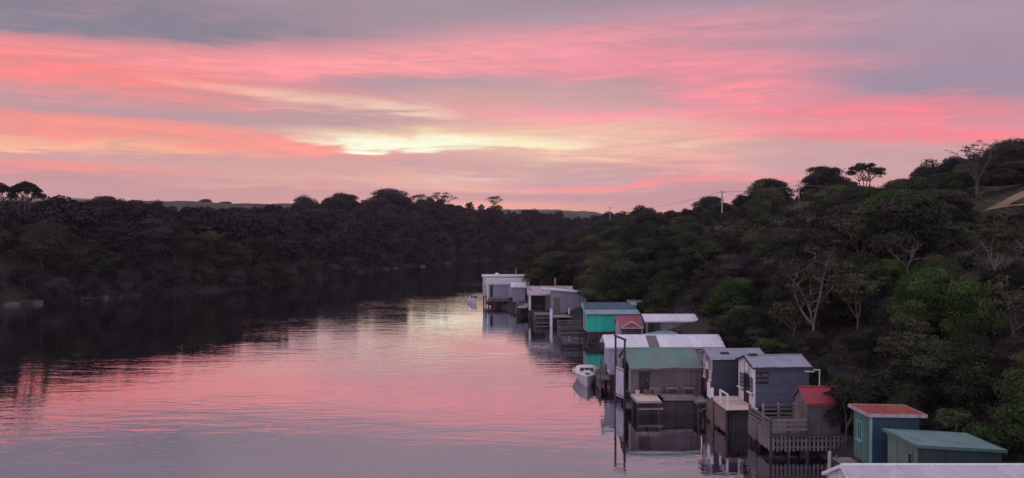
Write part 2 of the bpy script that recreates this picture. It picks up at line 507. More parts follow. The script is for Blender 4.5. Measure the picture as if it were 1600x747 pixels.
def build_ground():
    def axis(a, b, step, lo, hi):
        c = list(np.arange(a, b + .01, step)); k = step
        while c[-1] < hi: k *= 1.22; c.append(c[-1] + k)
        k = step
        while c[0] > lo: k *= 1.22; c.insert(0, c[0] - k)
        return np.array(c)
    xs = axis(-140, 140, 2.2, -1500, 1500); ys = axis(-60, 430, 2.6, -160, 2300)
    X, Y = np.meshgrid(xs, ys); Z = height(X, Y)
    n, m = len(xs), len(ys)
    V = np.stack([X.ravel(), Y.ravel(), Z], 1)
    i, j = np.meshgrid(np.arange(n - 1), np.arange(m - 1)); k = (j * n + i).ravel()
    F = np.stack([k, k + 1, k + n + 1, k + n], 1)
    me = bpy.data.meshes.new('ground'); me.from_pydata(V.tolist(), [], F.tolist())
    me.polygons.foreach_set('use_smooth', [True] * len(me.polygons))
    me.materials.append(MATS['ground'])
    tag(link(bpy.data.objects.new('ground', me)), kind='structure')
build_ground()
wm = MB().add([(-420, -140, 0), (420, -140, 0), (420, 640, 0), (-420, 640, 0)], [(0, 1, 2, 3)])
tag(wm.build('river', 'river_water'), kind='structure')

def strip(name, mat, pts, widths, lift):
    mb = MB(); k = 0
    P = []
    for (x0, y0), (x1, y1) in zip(pts[:-1], pts[1:]):
        for t in np.linspace(0, 1, 7)[:-1]: P.append((x0 + (x1 - x0) * t, y0 + (y1 - y0) * t))
    P.append(pts[-1])
    W = np.interp(np.linspace(0, 1, len(P)), np.linspace(0, 1, len(widths)), widths)
    rows = []
    for i, (x, y) in enumerate(P):
        a = P[max(i - 1, 0)]; b = P[min(i + 1, len(P) - 1)]
        d = Vector((b[0] - a[0], b[1] - a[1])).normalized(); nrm = Vector((-d.y, d.x))
        for q in np.linspace(-.5, .5, 5):
            px, py = x + nrm.x * W[i] * q, y + nrm.y * W[i] * q
            mb.v.append((px, py, gz(px, py) + lift))
    for i in range(len(P) - 1):
        for j in range(4): mb.f.append((i * 5 + j, i * 5 + j + 1, i * 5 + j + 6, i * 5 + j + 5))
    return tag(mb.build(name, mat, smooth=True), kind='structure')
ROAD = [(56.5, 90), (62.5, 94), (68, 96.5), (80, 99)]
TRACK = [(40, 66), (44, 68.5), (49, 70), (58, 71)]
strip('dirt_road', 'dirt', ROAD, [2.0, 2.6, 2.8, 3.0], .14)
SPUR = [(57, 90.3), (56.0, 86.5), (56.8, 83), (60.5, 80), (73, 79)]
strip('dirt_road', 'dirt', SPUR, [2.2, 3.4, 3.8, 3.8], .19)
strip('path', 'ground', TRACK, [2, 2.2, 2.2], .1)

# ------------------------------------------------------------------ building kit (local u = away from the river, v = upstream)
def wpt(o, d, n, s, off, z): return (o[0] + d[0] * s + n[0] * off, o[1] + d[1] * s + n[1] * off, z)
def wall(root, o, d, n, length, z0, top, mat, style='boards', bw=.16, openings=(), label=None, t=.05, seed=1):
    rr = random.Random(seed); mb = MB()
    if not callable(top): zt = top; top = lambda s: zt
    def piece(s0, s1, za0, za1, zb0, zb1, off):
        mb.hexa([wpt(o, d, n, s0, -t, za0), wpt(o, d, n, s1, -t, za1), wpt(o, d, n, s1, off, za1), wpt(o, d, n, s0, off, za0)],
                [wpt(o, d, n, s0, -t, zb0), wpt(o, d, n, s1, -t, zb1), wpt(o, d, n, s1, off, zb1), wpt(o, d, n, s0, off, zb0)])
    if style in ('boards', 'sheet'):
        cuts = {0.0, length}
        for op in openings: cuts |= {op[0], op[1]}
        cuts = sorted(cuts); edges = []
        for a, b in zip(cuts[:-1], cuts[1:]):
            k = max(1, round((b - a) / bw)); edges += [(a + (b - a) * i / k, a + (b - a) * (i + 1) / k) for i in range(k)]
        for i, (a, b) in enumerate(edges):
            g = .004 if style == 'boards' else 0.0
            off = rr.uniform(0, .010) if style == 'boards' else (.018 if i % 2 else 0.0)
            mid = (a + b) / 2; zlo = z0 + (rr.uniform(-.03, .02) if style == 'boards' else 0)
            holes = sorted([(op[2], op[3]) for op in openings if op[0] <= mid <= op[1]])
            lo = zlo
            for h0, h1 in holes:
                if h0 > lo + .02: piece(a + g, b - g, lo, lo, h0, h0, off)
                lo = h1
            if min(top(a), top(b)) > lo + .01: piece(a + g, b - g, lo, lo, top(a), top(b), off)
    else:                                                       # lapped weatherboards
        z = z0; zmax = max(top(length * k / 20) for k in range(21))
        while z < zmax - .01:
            z1 = min(z + bw, zmax)
            ss = [length * k / 40 for k in range(41) if top(length * k / 40) >= z1 - .01]
            if len(ss) > 1:
                segs = [(min(ss), max(ss))]
                for op in openings:
                    if op[3] > z + .02 and op[2] < z1 - .02:
                        ns = []
                        for a, b in segs:
                            if op[0] > a: ns.append((a, min(b, op[0])))
                            if op[1] < b: ns.append((max(a, op[1]), b))
                        segs = [q for q in ns if q[1] - q[0] > .01]
                for a, b in segs:
                    mb.hexa([wpt(o, d, n, a, -t, z), wpt(o, d, n, b, -t, z), wpt(o, d, n, b, .030, z), wpt(o, d, n, a, .030, z)],
                            [wpt(o, d, n, a, -t, z1), wpt(o, d, n, b, -t, z1), wpt(o, d, n, b, .004, z1), wpt(o, d, n, a, .004, z1)])
            z = z1
    ob = mb.build('wall', mat, root)
    if label: ob['label'] = label
    return ob

def panel(root, name, fr, s0, s1, z0, z1, off0, off1, mat, label=None):
    o, d, n = fr; mb = MB()
    mb.hexa([wpt(o, d, n, s0, off0, z0), wpt(o, d, n, s1, off0, z0), wpt(o, d, n, s1, off1, z0), wpt(o, d, n, s0, off1, z0)],
            [wpt(o, d, n, s0, off0, z1), wpt(o, d, n, s1, off0, z1), wpt(o, d, n, s1, off1, z1), wpt(o, d, n, s0, off1, z1)])
    ob = mb.build(name, mat, root)
    if label: ob['label'] = label
    return ob
def frame(parent, fr, s0, s1, z0, z1, w, off0, off1, mat, mull=0, bars=0):
    o, d, n = fr; mb = MB()
    def b(a0, a1, c0, c1):
        mb.hexa([wpt(o, d, n, a0, off0, c0), wpt(o, d, n, a1, off0, c0), wpt(o, d, n, a1, off1, c0), wpt(o, d, n, a0, off1, c0)],
                [wpt(o, d, n, a0, off0, c1), wpt(o, d, n, a1, off0, c1), wpt(o, d, n, a1, off1, c1), wpt(o, d, n, a0, off1, c1)])
    b(s0 - w, s0, z0 - w, z1 + w); b(s1, s1 + w, z0 - w, z1 + w); b(s0, s1, z1, z1 + w); b(s0, s1, z0 - w, z0)
    for k in range(mull):
        c = s0 + (s1 - s0) * (k + 1) / (mull + 1); b(c - .018, c + .018, z0, z1)
    for k in range(bars):
        c = z0 + (z1 - z0) * (k + 1) / (bars + 1); b(s0, s1, c - .018, c + .018)
    return mb.build('frame', mat, parent)
def window(root, fr, s0, s1, z0, z1, fmat='white_clean', pane='glass_dark', sill=True, mull=1, bars=1, w=.05):
    p = panel(root, 'window', fr, s0, s1, z0, z1, -.04, -.02, pane)
    frame(p, fr, s0, s1, z0, z1, w, -.045, .04, fmat, mull, bars)
    if sill: panel(p, 'sill', fr, s0 - w - .04, s1 + w + .04, z0 - w - .055, z0 - w - .002, -.04, .12, fmat)
    return p
def door(root, fr, s0, s1, z0, z1, mat, fmat=None, handle=True, label=None):
    p = panel(root, 'door', fr, s0, s1, z0, z1, -.045, -.015, mat, label)
    if fmat: frame(p, fr, s0, s1, z0, z1, .06, -.05, .03, fmat)
    if handle: panel(p, 'handle', fr, s1 - .14, s1 - .09, z0 + .9, z0 + 1.02, -.015, .03, 'steel')
    return p

def roof_plane(parent, A, B, C, D, mat, sheet=.76, pitch=.15, amp=.014, jit=.006, seed=3, skip=(), special=None):
    """corrugated sheets from eave A-B up to ridge D-C"""
    A, B, C, D = map(Vector, (A, B, C, D)); rr = random.Random(seed)
    nrm = (B - A).cross(D - A).normalized()
    if nrm.z < 0: nrm = -nrm
    ns = max(1, round((B - A).length / sheet))
    out = []
    for i in range(ns):
        if i in skip: continue
        mb = MB(); k = max(2, round((B - A).length / ns / pitch) * 2)
        lift = rr.uniform(0, jit) + (.004 if i % 2 else 0)
        ext = rr.uniform(-1, 1) * jit * 4
        dn = (A - D).normalized() * ext
        top = []
        for j in range(k + 1):
            t = (i + j / k) / ns
            zz = nrm * (lift + (amp if j % 2 else -amp))
            lo = A.lerp(B, t) + zz + dn; hi = D.lerp(C, t) + zz
            top.append((lo, hi))
        for lo, hi in top: mb.v += [tuple(lo), tuple(hi)]
        for lo, hi in top: mb.v += [tuple(lo - nrm * .012), tuple(hi - nrm * .012)]
        m = 2 * (k + 1)
        for j in range(k):
            a = 2 * j; mb.f.append((a, a + 2, a + 3, a + 1)); mb.f.append((m + a, m + a + 1, m + a + 3, m + a + 2))
            mb.f.append((a, m + a, m + a + 2, a + 2)); mb.f.append((a + 1, a + 3, m + a + 3, m + a + 1))
        mb.f.append((0, 1, m + 1, m)); mb.f.append((m - 2, 2 * m - 2, 2 * m - 1, m - 1))
        mm = special.get(i, mat) if special else mat
        out.append(mb.build('roof_sheet', mm, parent))
    return out

def gable_roof(root, L, w, ze, zr, mat, of=.25, ob=.2, osd=.2, trim='white', cap=None, sheet=.76, pitch=.15, jit=.006, seed=3, special=None, barge=.14, gutter=None):
    sl = (zr - ze) / (w / 2); zo = ze - osd * sl + .04; zt = zr + .04
    cap_o = MB().tube([(-of, w / 2, zt + .015), (L + ob, w / 2, zt + .015)], [.06, .06], 8).build('roof', cap or mat, root)
    roof_plane(cap_o, (-of, -osd, zo), (L + ob, -osd, zo), (L + ob, w / 2, zt), (-of, w / 2, zt), mat, sheet, pitch, jit=jit, seed=seed, special=special)
    roof_plane(cap_o, (-of, w + osd, zo), (L + ob, w + osd, zo), (L + ob, w / 2, zt), (-of, w / 2, zt), mat, sheet, pitch, jit=jit, seed=seed + 1)
    for u, s in ((-of, -1), (L + ob, 1)):
        for v in (-osd, w + osd):
            mb = MB(); x0, x1 = (u + s * .002, u + s * .032) if s > 0 else (u - .032, u - .002)
            b = .03
            mb.hexa([(x0, v, zo - barge + b), (x1, v, zo - barge + b), (x1, w / 2, zt - barge + b), (x0, w / 2, zt - barge + b)],
                    [(x0, v, zo + b), (x1, v, zo + b), (x1, w / 2, zt + b), (x0, w / 2, zt + b)])
            mb.build('bargeboard', trim, root)
    for v in (-osd - .075, w + osd + .012):
        MB().box(-of, L + ob, v, v + .065, zo - .12, zo - .03).build('gutter', gutter or trim, root)
    return cap_o

def stumps(root, L, w, depth, mat='timber_dark', nu=3, nv=2, r=.10):
    for i in range(nu):
        for j in range(nv):
            u = .15 + (L - .3) * i / max(nu - 1, 1); v = .15 + (w - .3) * j / max(nv - 1, 1)
            MB().tube([(u, v, -depth), (u, v, -.10)], [r, r * .9], 8).build('stump', mat, root)
def shade_skirt(root, L, depth, v=.12, seed=6):  # dark timber under the teal shed; elsewhere added boards standing in for shade
    rr = random.Random(seed); u = .05; mb = MB()
    while u < L - .15:
        w = rr.uniform(.16, .26)
        if rr.random() < .86: mb.box(u, u + w - .03, v, v + .03, -depth + rr.uniform(-.1, .25), -.2)
        u += w
    mb.build('shade_skirting', 'timber_dark', root)
def floor_slab(root, L, w, mat='timber_dark'):
    MB().box(.02, L - .02, .02, w - .02, -.18, -.02).build('floor', mat, root)
NEAR = lambda L, w: ((0, 0), (1, 0), (0, -1))                # wall seen from the bridge, s = u
FRONT = lambda L, w: ((0, w), (0, -1), (-1, 0))              # wall facing the river, s runs from far corner to near corner
REAR = lambda L, w: ((L, 0), (0, 1), (1, 0))
FARW = lambda L, w: ((L, w), (-1, 0), (0, 1))

def basic(root, L, w, h, rise, mats, styles=('boards', 'boards'), near_open=(), front_open=(), bw=.16, lab=None, seed=1, tops=None):
    """four walls of a gabled shed; mats = near, front"""
    g = lambda s: h + rise * (1 - abs(s - w / 2) / (w / 2)) if rise else h
    wall(root, *NEAR(L, w), L, 0, h, mats[0], styles[0], bw, near_open, seed=seed)
    fo, fd, fn = FRONT(L, w)
    f = ((0.004, w - .055), fd, fn)
    wall(root, *f, w - .11, 0, lambda s: g(s + .055), mats[1], styles[1], bw, front_open, label=lab, seed=seed + 1)
    wall(root, *FARW(L, w), L, 0, h, mats[0], styles[0], bw, seed=seed + 2)
    wall(root, (L - .004, .055), (0, 1), (1, 0), w - .11, 0, lambda s: g(s + .055), mats[0], 'boards', bw, seed=seed + 3)
    return f

# ---- A. white-roofed shed at the foot of the picture
def shed_near_white():
    L, w, h, rise = 10.5, 3.2, 1.6, .80
    root = tag(empty('boat_shed', (13.62, 28.42, 1.5)), 'white iron-roofed boat shed in the bottom right corner, nearest the camera', 'shed')
    basic(root, L, w, h, rise, ('pale_door', 'white'), ('sheet', 'boards'), bw=.15)
    gable_roof(root, L, w, h, h + rise, 'roof_near_white', of=.22, osd=.18, trim='white_clean', cap='white_clean', seed=21, pitch=.11)
    floor_slab(root, L, w); stumps(root, L, w, 3.0, nu=4)
shed_near_white()

# ---- B. low green skillion shed
def mono_roof(root, pts, mat, trim, seed=5, sheet=.76, barge=.14, pitch=.15, special=None, jit=.006):
    """pts: front-near, rear-near, rear-far, front-far roof corners"""
    FN, RN, RF, FF = map(Vector, pts)
    b = MB().beam(FN.lerp(FF, .02) + Vector((.05, .05, -.07)), RN.lerp(RF, .02) + Vector((-.05, .05, -.07)), .05, .1).build('roof', 'timber_dark', root)
    roof_plane(b, FN, RN, RF, FF, mat, sheet, pitch, seed=seed, special=special, jit=jit)
    for P, Q, off in ((FN, FF, Vector((-.02, 0, 0))), (RN, RF, Vector((.02, 0, 0)))):
        MB().beam(P + off + Vector((0, 0, -.05)), Q + off + Vector((0, 0, -.05)), .03, barge).build('bargeboard', trim, root)
    for P, Q, off in ((FN, RN, Vector((0, -.02, 0))), (FF, RF, Vector((0, .02, 0)))):
        MB().beam(P + off + Vector((0, 0, -.05)), Q + off + Vector((0, 0, -.05)), .03, barge).build('fascia', trim, root)
def shed_green():
    L, w = 4.0, 2.7
    root = tag(empty('boat_shed', (19.0, 34.45, 1.5), R(2)), 'low green skillion-roofed shed with a tiny window, just above the nearest white roof', 'shed')
    hn, hr = 1.93, 1.66
    wall(root, *NEAR(L, w), L, 0, lambda s: hn + (hr - hn) * s / L, 'dark_slate', 'sheet', .12)
    f = ((.004, w - .055), (0, -1), (-1, 0))
    wall(root, *f, w - .11, 0, hn, 'grey_green', 'boards', .2, [(1.85, 2.15, .9, 1.35)], label='grey-green boarded wall with tiny window')
    wall(root, *FARW(L, w), L, 0, lambda s: hr + (hn - hr) * s / L, 'dark_slate', 'sheet', .12)
    wall(root, (L - .004, .055), (0, 1), (1, 0), w - .11, 0, hr, 'dark_slate', 'sheet', .12)
    window(root, f, 1.85, 2.15, .9, 1.35, 'grey_green', sill=False, mull=0, bars=0)
    panel(root, 'fascia', f, 0, w - .11, hn - .22, hn - .06, .014, .05, 'grey_green')
    mono_roof(root, [(-.18, -.12, hn + .06), (L + .15, -.12, hr + .05), (L + .15, w + .12, hr + .05), (-.18, w + .12, hn + .06)], 'roof_green', 'sage', 41, pitch=.11)
    floor_slab(root, L, w); stumps(root, L, w, 3.0)
shed_green()

# ---- C. teal box shed with red roof
def shed_teal_red():
    L, w, h = 2.5, 1.85, 2.52
    root = tag(empty('boat_shed', (18.42, 37.85, 1.42), R(1)), 'small sage green shed with rusty red flat roof and white fascia', 'shed')
    wall(root, *NEAR(L, w), L, 0, h, 'petrol', 'boards', .2, label='dark petrol blue boarded wall')
    f = ((.004, w - .055), (0, -1), (-1, 0))
    wall(root, *f, w - .11, 0, h, 'sage', 'boards', .22, [(.42, .86, 1.05, 2.0)])
    wall(root, *FARW(L, w), L, 0, h, 'petrol', 'boards', .2)
    wall(root, (L - .004, .055), (0, 1), (1, 0), w - .11, 0, h, 'petrol', 'boards', .2)
    window(root, f, .42, .86, 1.05, 2.0, 'teal_pale', sill=True, mull=1, bars=0, w=.04)
    MB().box(-.03, .06, -.03, .06, 0, h).build('corner_board', 'teal_pale', root)
    mono_roof(root, [(-.2, -.18, h + .16), (L + .3, -.18, h + .10), (L + .3, w + .15, h + .10), (-.2, w + .15, h + .16)], 'roof_red_rust', 'mauve_white', 52, barge=.17, pitch=.11)
    floor_slab(root, L, w); stumps(root, L, w, 3.0)
shed_teal_red()

# ---- D. red gabled outhouse
def outhouse():
    L, w, h, rise = 2.05, 1.75, 1.94, .70
    root = tag(empty('outhouse', (17.62, 44.05, 1.28), R(2)), 'narrow weathered timber outhouse with bright red gabled roof beside the picket deck', 'shed')
    f = basic(root, L, w, h, rise, ('wall_grey', 'timber_grey'), ('boards', 'boards'), front_open=[(.52, 1.12, .05, 1.75)], bw=.19, seed=9)
    door(root, f, .52, 1.12, .05, 1.75, 'timber_brown', None, True, 'brown plank door')
    gable_roof(root, L, w, h, h + rise, 'roof_red', of=.12, osd=.12, trim='timber_grey', gutter='roof_red', seed=33, barge=.09)
    floor_slab(root, L, w); stumps(root, L, w, 2.4, nu=2)
outhouse()

# ---- E. slate blue shed with the sign
def letters(parent, text, size, loc, rot, mat, ex=.006, sp=1.0):
    cu = bpy.data.curves.new('lettering', 'FONT'); cu.body = text; cu.size = size; cu.extrude = ex
    cu.align_x = 'CENTER'; cu.align_y = 'CENTER'; cu.space_character = sp
    tmp = bpy.data.objects.new('lettering_source', cu); COL.objects.link(tmp)
    dg = bpy.context.evaluated_depsgraph_get()
    me = bpy.data.meshes.new_from_object(tmp.evaluated_get(dg))
    bpy.data.objects.remove(tmp)
    me.materials.clear(); me.materials.append(MATS[mat])
    o = bpy.data.objects.new('lettering', me); o.location = loc; o.rotation_euler = rot
    return link(o, parent)
def shed_slate():
    L, w, h, rise = 3.75, 2.75, 2.70, .46
    root = tag(empty('boat_shed', (16.22, 49.4, 1.7), R(3.5)), 'slate blue weatherboard shed with white front, grey roof and black name sign', 'shed')
    W = w - .11
    op = [(.24, .78, .95, 1.80), (.95, 1.72, .04, 1.92), (1.90, 2.40, .95, 1.80), (.98, 1.66, 2.10, 2.74)]
    f = basic(root, L, w, h, rise, ('slate_blue', 'white'), ('weather', 'boards'), front_open=op, bw=.17, lab='white painted boarded front wall')
    window(root, f, .24, .78, .95, 1.80, 'black', 'white', sill=False, mull=1, bars=2)
    window(root, f, 1.90, 2.40, .95, 1.80, 'black', 'white', sill=False, mull=1, bars=2)
    for a, b in ((.08, .86), (1.80, 2.56)):
        panel(root, 'sill', f, a, b, .80, .88, .012, .22, 'white_clean')
        panel(root, 'trim_band', f, a, b, .66, .80, .012, .03, 'black')
    d = door(root, f, .95, 1.72, .04, 1.92, 'black', 'black')
    panel(d, 'glazing', f, 1.02, 1.65, 1.05, 1.82, -.014, -.006, 'glass_dark')
    hch = panel(root, 'loft_hatch', f, .98, 1.66, 2.10, 2.74, -.04, -.012, 'white_clean')
    frame(hch, f, .98, 1.66, 2.10, 2.74, .04, -.05, .03, 'mauve_grey')
    for v in (.0, w):
        MB().box(-.035, .07, v - .04, v + .04, 0, h).build('corner_board', 'white', root)
    sg = panel(root, 'sign_board', NEAR(L, w), .10, .96, 1.55, 2.30, .032, .065, 'black')
    letters(sg, 'SILVER', .30, (.53, -.072, 2.08), (R(90), 0, 0), 'lettering', sp=.92)
    letters(sg, 'LINING', .30, (.53, -.072, 1.76), (R(90), 0, 0), 'lettering', sp=.98)
    gable_roof(root, L, w, h, h + rise, 'roof_grey', of=.20, ob=.16, osd=.22, trim='black', cap='steel', gutter='charcoal_blue', seed=61)
    MB().box(.15, .7, w / 2 - .16, w / 2 + .16, h + rise + .06, h + rise + .16).build('ridge_vent', 'black', root)
    MB().beam((3.3, -.36, h - .30), (3.95, -.36, h - .33), .07, .07).build('gutter', 'white_clean', root)
    MB().beam((3.95, -.30, h - .22), (4.5, -.05, h - .28), .07, .07).build('gutter', 'white_clean', root)
    MB().tube([(4.45, -.08, h - .30), (4.43, -.08, .2)], [.04, .04], 8).build('downpipe', 'white_clean', root)
    floor_slab(root, L, w); stumps(root, L, w, 4.0)
shed_slate()

# ---- F. charcoal shed
def shed_charcoal():
    L, w, h, rise = 3.75, 2.35, 2.70, .34
    root = tag(empty('boat_shed', (14.55, 53.55, 1.6), R(3)), 'charcoal blue shed with pale mauve gable front and low grey roof', 'shed')
    op = [(.25, .62, 1.0, 1.6), (1.62, 2.0, 1.0, 1.6), (.86, 1.36, 1.62, 2.2), (.95, 1.25, 2.35, 2.56), (.8, 1.45, .04, 1.5)]
    f = ((0.004, w - .055), (0, -1), (-1, 0))
    g = lambda s: h + rise * (1 - abs(s + .055 - w / 2) / (w / 2))
    wall(root, *NEAR(L, w), L, 0, h, 'charcoal_blue', 'weather', .17)
    wall(root, *f, w - .11, 1.55, g, 'mauve_white', 'boards', .17, op, label='pale mauve upper front wall')
    wall(root, *f, w - .11, 0, 1.545, 'red_brown', 'boards', .17, op, label='dark red-brown lower front wall')
    wall(root, *FARW(L, w), L, 0, h, 'charcoal_blue', 'weather', .17)
    wall(root, (L - .004, .055), (0, 1), (1, 0), w - .11, 0, lambda s: g(s), 'charcoal_blue', 'boards', .17)
    window(root, f, .25, .62, 1.0, 1.6, 'white_clean', 'glass_dark', mull=1, bars=1)
    window(root, f, 1.62, 2.0, 1.0, 1.6, 'white_clean', 'glass_dark', mull=1, bars=1)
    window(root, f, .95, 1.25, 2.35, 2.56, 'mauve_grey', 'glass_dark', sill=False, mull=0, bars=0)
    panel(root, 'loft_hatch', f, .86, 1.36, 1.62, 2.2, -.03, .02, 'white_clean')
    door(root, f, .8, 1.45, .04, 1.5, 'red_brown', None)
    gable_roof(root, L, w, h, h + rise, 'roof_grey', of=.25, ob=.2, osd=.2, trim='mauve_grey', cap='roof_grey', gutter='pale_door', seed=71)
    MB().box(.75, 1.35, .35, .75, h + .14, h + .26).build('roof_hatch', 'black', root)
    floor_slab(root, L, w); stumps(root, L, w, 4.0)
shed_charcoal()

# ---- G. old shed with green roof and plank wall
def shed_green_roof():
    L, w, h, rise = 5.3, 5.0, 1.95, 1.0
    root = tag(empty('boat_shed', (8.95, 55.5, 1.25), R(1.0)), 'old plank-walled boat shed with patchy faded green iron roof and dark doorway', 'shed')
    op = [(.62, 1.35, .03, 1.55)]
    f = ((0.004, w - .055), (0, -1), (-1, 0))
    g = lambda s: h + rise * (1 - abs(s + .055 - w / 2) / (w / 2))
    wall(root, *NEAR(L, w), L, 0, h, 'board_mauve', 'boards', .21, op, seed=14)
    wall(root, *f, w - .11, 0, g, 'mauve_grey', 'boards', .21, [(.9, 3.9, .0, 2.0)], seed=15)
    wall(root, *FARW(L, w), L, 0, h, 'board_mauve', 'boards', .21)
    wall(root, (L - .004, .055), (0, 1), (1, 0), w - .11, 0, lambda s: g(s), 'board_mauve', 'boards', .21)
    door(root, NEAR(L, w), .62, 1.35, .03, 1.55, 'black', 'timber_dark', label='dark doorway')
    gable_roof(root, L, w, h, h + rise, 'roof_green_old', of=.12, ob=.12, osd=.22, trim='timber_grey', cap='roof_green_old', gutter='timber_grey', sheet=.80, jit=.02, seed=83, barge=.12)
    floor_slab(root, L, w); stumps(root, L, w, 3.6, nu=4); shade_skirt(root, L, 1.2)
    # plank seats along the wall
    for u in (1.75, 3.0, 4.2):
        MB().box(u - .42, u + .42, -.55, -.22, .42, .47).build('bench_seat', 'deck_grey', root)
        for q in (-.34, .34): MB().box(u + q - .03, u + q + .03, -.52, -.26, 0.02, .42).build('leg', 'timber_grey', root)
    return root
shed_green_roof()
def boat_door():
    root = tag(empty('boat_door', (8.72, 57.05, 0.0), R(109)), 'tall dark timber portal with a pale sliding boat door at the river edge', 'door')
    # local x runs upstream between the two piles
    MB().tube([(0, 0, -2.2), (.02, 0, 2.0), (0, 0, 5.05)], [.10, .095, .085], 8).build('pile', 'timber_dark', root)
    MB().tube([(1.55, 0, -2.2), (1.56, 0, 2.0), (1.57, 0, 5.15)], [.10, .095, .085], 8).build('pile', 'timber_dark', root)
    MB().beam((-.15, 0.0, 5.05), (1.75, 0.0, 5.15), .12, .14).build('crossbeam', 'timber_dark', root)
    MB().box(.12, 1.44, -.05, .03, .45, 2.75).build('door_panel', 'pale_door', root)
    for z in (.6, 2.6): MB().box(.12, 1.44, .032, .06, z - .06, z + .06).build('batten', 'mauve_grey', root)
boat_door()

# ---- H. long white roofed shed
def shed_long_white():
    L, w, h, rise = 9.6, 3.1, 2.40, .68
    root = tag(empty('boat_shed', (8.32, 63.0, 1.2), R(1.0)), 'long boat shed with white roof crossed by one rusty sheet, behind the green roof', 'shed')
    basic(root, L, w, h, rise, ('pale_blue_grey', 'pale_blue_grey'), ('sheet', 'boards'), bw=.15, seed=17)
    gable_roof(root, L, w, h, h + rise, 'roof_white', of=.34, ob=.25, osd=.24, trim='white_clean', gutter='pale_door', seed=91, sheet=.92, special={4: 'roof_rust_patch'}, barge=.16)
    floor_slab(root, L, w); stumps(root, L, w, 3.6, nu=5); shade_skirt(root, L, 1.1)
    for z in (.25, -.35, -.8):
        MB().tube([(-.05, .2, z - .16), (-.05, .2, z), (-.05, .2, z + .16)], [.04, .11, .04], 8).build('float', 'red_float' if z < .2 else 'white_clean', root)
shed_long_white()

# ---- I. low green hipped roof
def shed_hip():
    L, w, h, rise = 4.3, 3.2, 1.55, .62
    root = tag(empty('boat_shed', (12.75, 69.9, 1.55), R(1)), 'low hipped sea-green roof with a dark vent, peeping above the long white roof', 'shed')
    for fr, ln in ((NEAR(L, w), L), (FARW(L, w), L)): wall(root, *fr, ln, 0, h, 'mauve_grey', 'boards', .2)
    wall(root, (.004, w - .055), (0, -1), (-1, 0), w - .11, 0, h, 'mauve_grey', 'boards', .2)
    wall(root, (L - .004, .055), (0, 1), (1, 0), w - .11, 0, h, 'mauve_grey', 'boards', .2)
    o = .25; a, b = (1.35, w / 2, h + rise), (2.75, w / 2, h + rise)
    e = [(-o, -o, h), (L + o, -o, h), (L + o, w + o, h), (-o, w + o, h)]
    rf = MB().tube([a, b], [.06, .06], 8).build('roof', 'roof_sea', root)
    for q in ([e[0], e[1], b, a], [e[2], e[3], a, b]):
        MB().slab(q, .03).build('roof_sheet', 'roof_sea', rf)
    for q in ([e[1], e[2], b], [e[3], e[0], a]):
        q = [Vector(k) for k in q]; dz = Vector((0, 0, .03))
        MB().add([*q, *[k - dz for k in q]], [(0, 1, 2), (3, 5, 4), (0, 3, 4, 1), (1, 4, 5, 2), (2, 5, 3, 0)]).build('roof_sheet', 'roof_sea', rf)
    MB().tube([(3.35, .9, h + .2), (3.35, .9, h + .62), (3.35, .9, h + .66), (3.35, .9, h + .85)], [.14, .16, .28, .28], 10).build('vent', 'black', root)
    floor_slab(root, L, w); stumps(root, L, w, 3.6)
shed_hip()

# ---- J. pale roofed shed with navy door
def shed_mauve():
    L, w, h, rise = 5.45, 3.1, 2.42, .46
    root = tag(empty('boat_shed', (14.35, 79.0, 1.4), R(0.5)), 'mauve-grey shed with pale roof and navy blue double door', 'shed')
    op = [(.22, 1.55, .05, 2.25)]
    basic(root, L, w, h, rise, ('mauve_grey', 'mauve_white'), ('boards', 'boards'), near_open=op, bw=.3, seed=19)
    door(root, NEAR(L, w), .22, .88, .05, 2.25, 'black', None, handle=False, label='dark half of the double door')
    door(root, NEAR(L, w), .89, 1.55, .05, 2.25, 'navy', None, label='navy blue half of the double door')
    gable_roof(root, L, w, h, h + rise, 'roof_white', of=.2, osd=.18, trim='mauve_grey', cap='white_clean', gutter='white_clean', seed=103, sheet=.9)
    floor_slab(root, L, w); stumps(root, L, w, 3.6)
shed_mauve()

# ---- K. maroon porch roof
def shed_maroon():
    L, w, h = 2.35, 2.9, 2.0
    root = tag(empty('boat_shed', (11.5, 78.9, 1.4), R(0.5)), 'small shed with maroon roof, white-edged porch gable and mauve wall', 'shed')
    basic(root, L, w, h, .7, ('board_mauve', 'mauve_white'), bw=.2, seed=23)
    gable_roof(root, L, w, h, h + .72, 'roof_maroon', of=.12, ob=.1, osd=.55, trim='mauve_white', gutter='mauve_white', seed=111, barge=.1)
    # porch gable facing the bridge
    pz, pv = h - .20, -.62
    pg = MB().add([(.1, pv, pz), (L - .1, pv, pz), (L / 2, pv, pz + .62), (L / 2, w * .33, pz + .62)], [(0, 1, 2), (0, 2, 3), (1, 3, 2), (0, 3, 1)]).build('porch_gable', 'roof_maroon', root)
    for a in (.1, L - .1):
        MB().beam((a, pv - .02, pz), (L / 2, pv - .02, pz + .64), .05, .08).build('bargeboard', 'white', pg)
    MB().beam((-.1, pv - .02, pz - .06), (L + .1, pv - .02, pz - .06), .06, .12).build('fascia', 'mauve_white', root)
    for u in (.02, L - .05): MB().box(u - .05, u + .05, pv, pv + .1, -.1, pz - .12).build('porch_post', 'mauve_white', root)
    MB().beam((0, pv - .03, .95), (L, pv - .03, .95), .06, .10).build('handrail', 'mauve_white', root)
    MB().box(-.1, L + .1, -.72, -.02, -.14, -.02).build('porch_floor', 'deck_grey', root)
    floor_slab(root, L, w); stumps(root, L, w, 3.6)
shed_maroon()

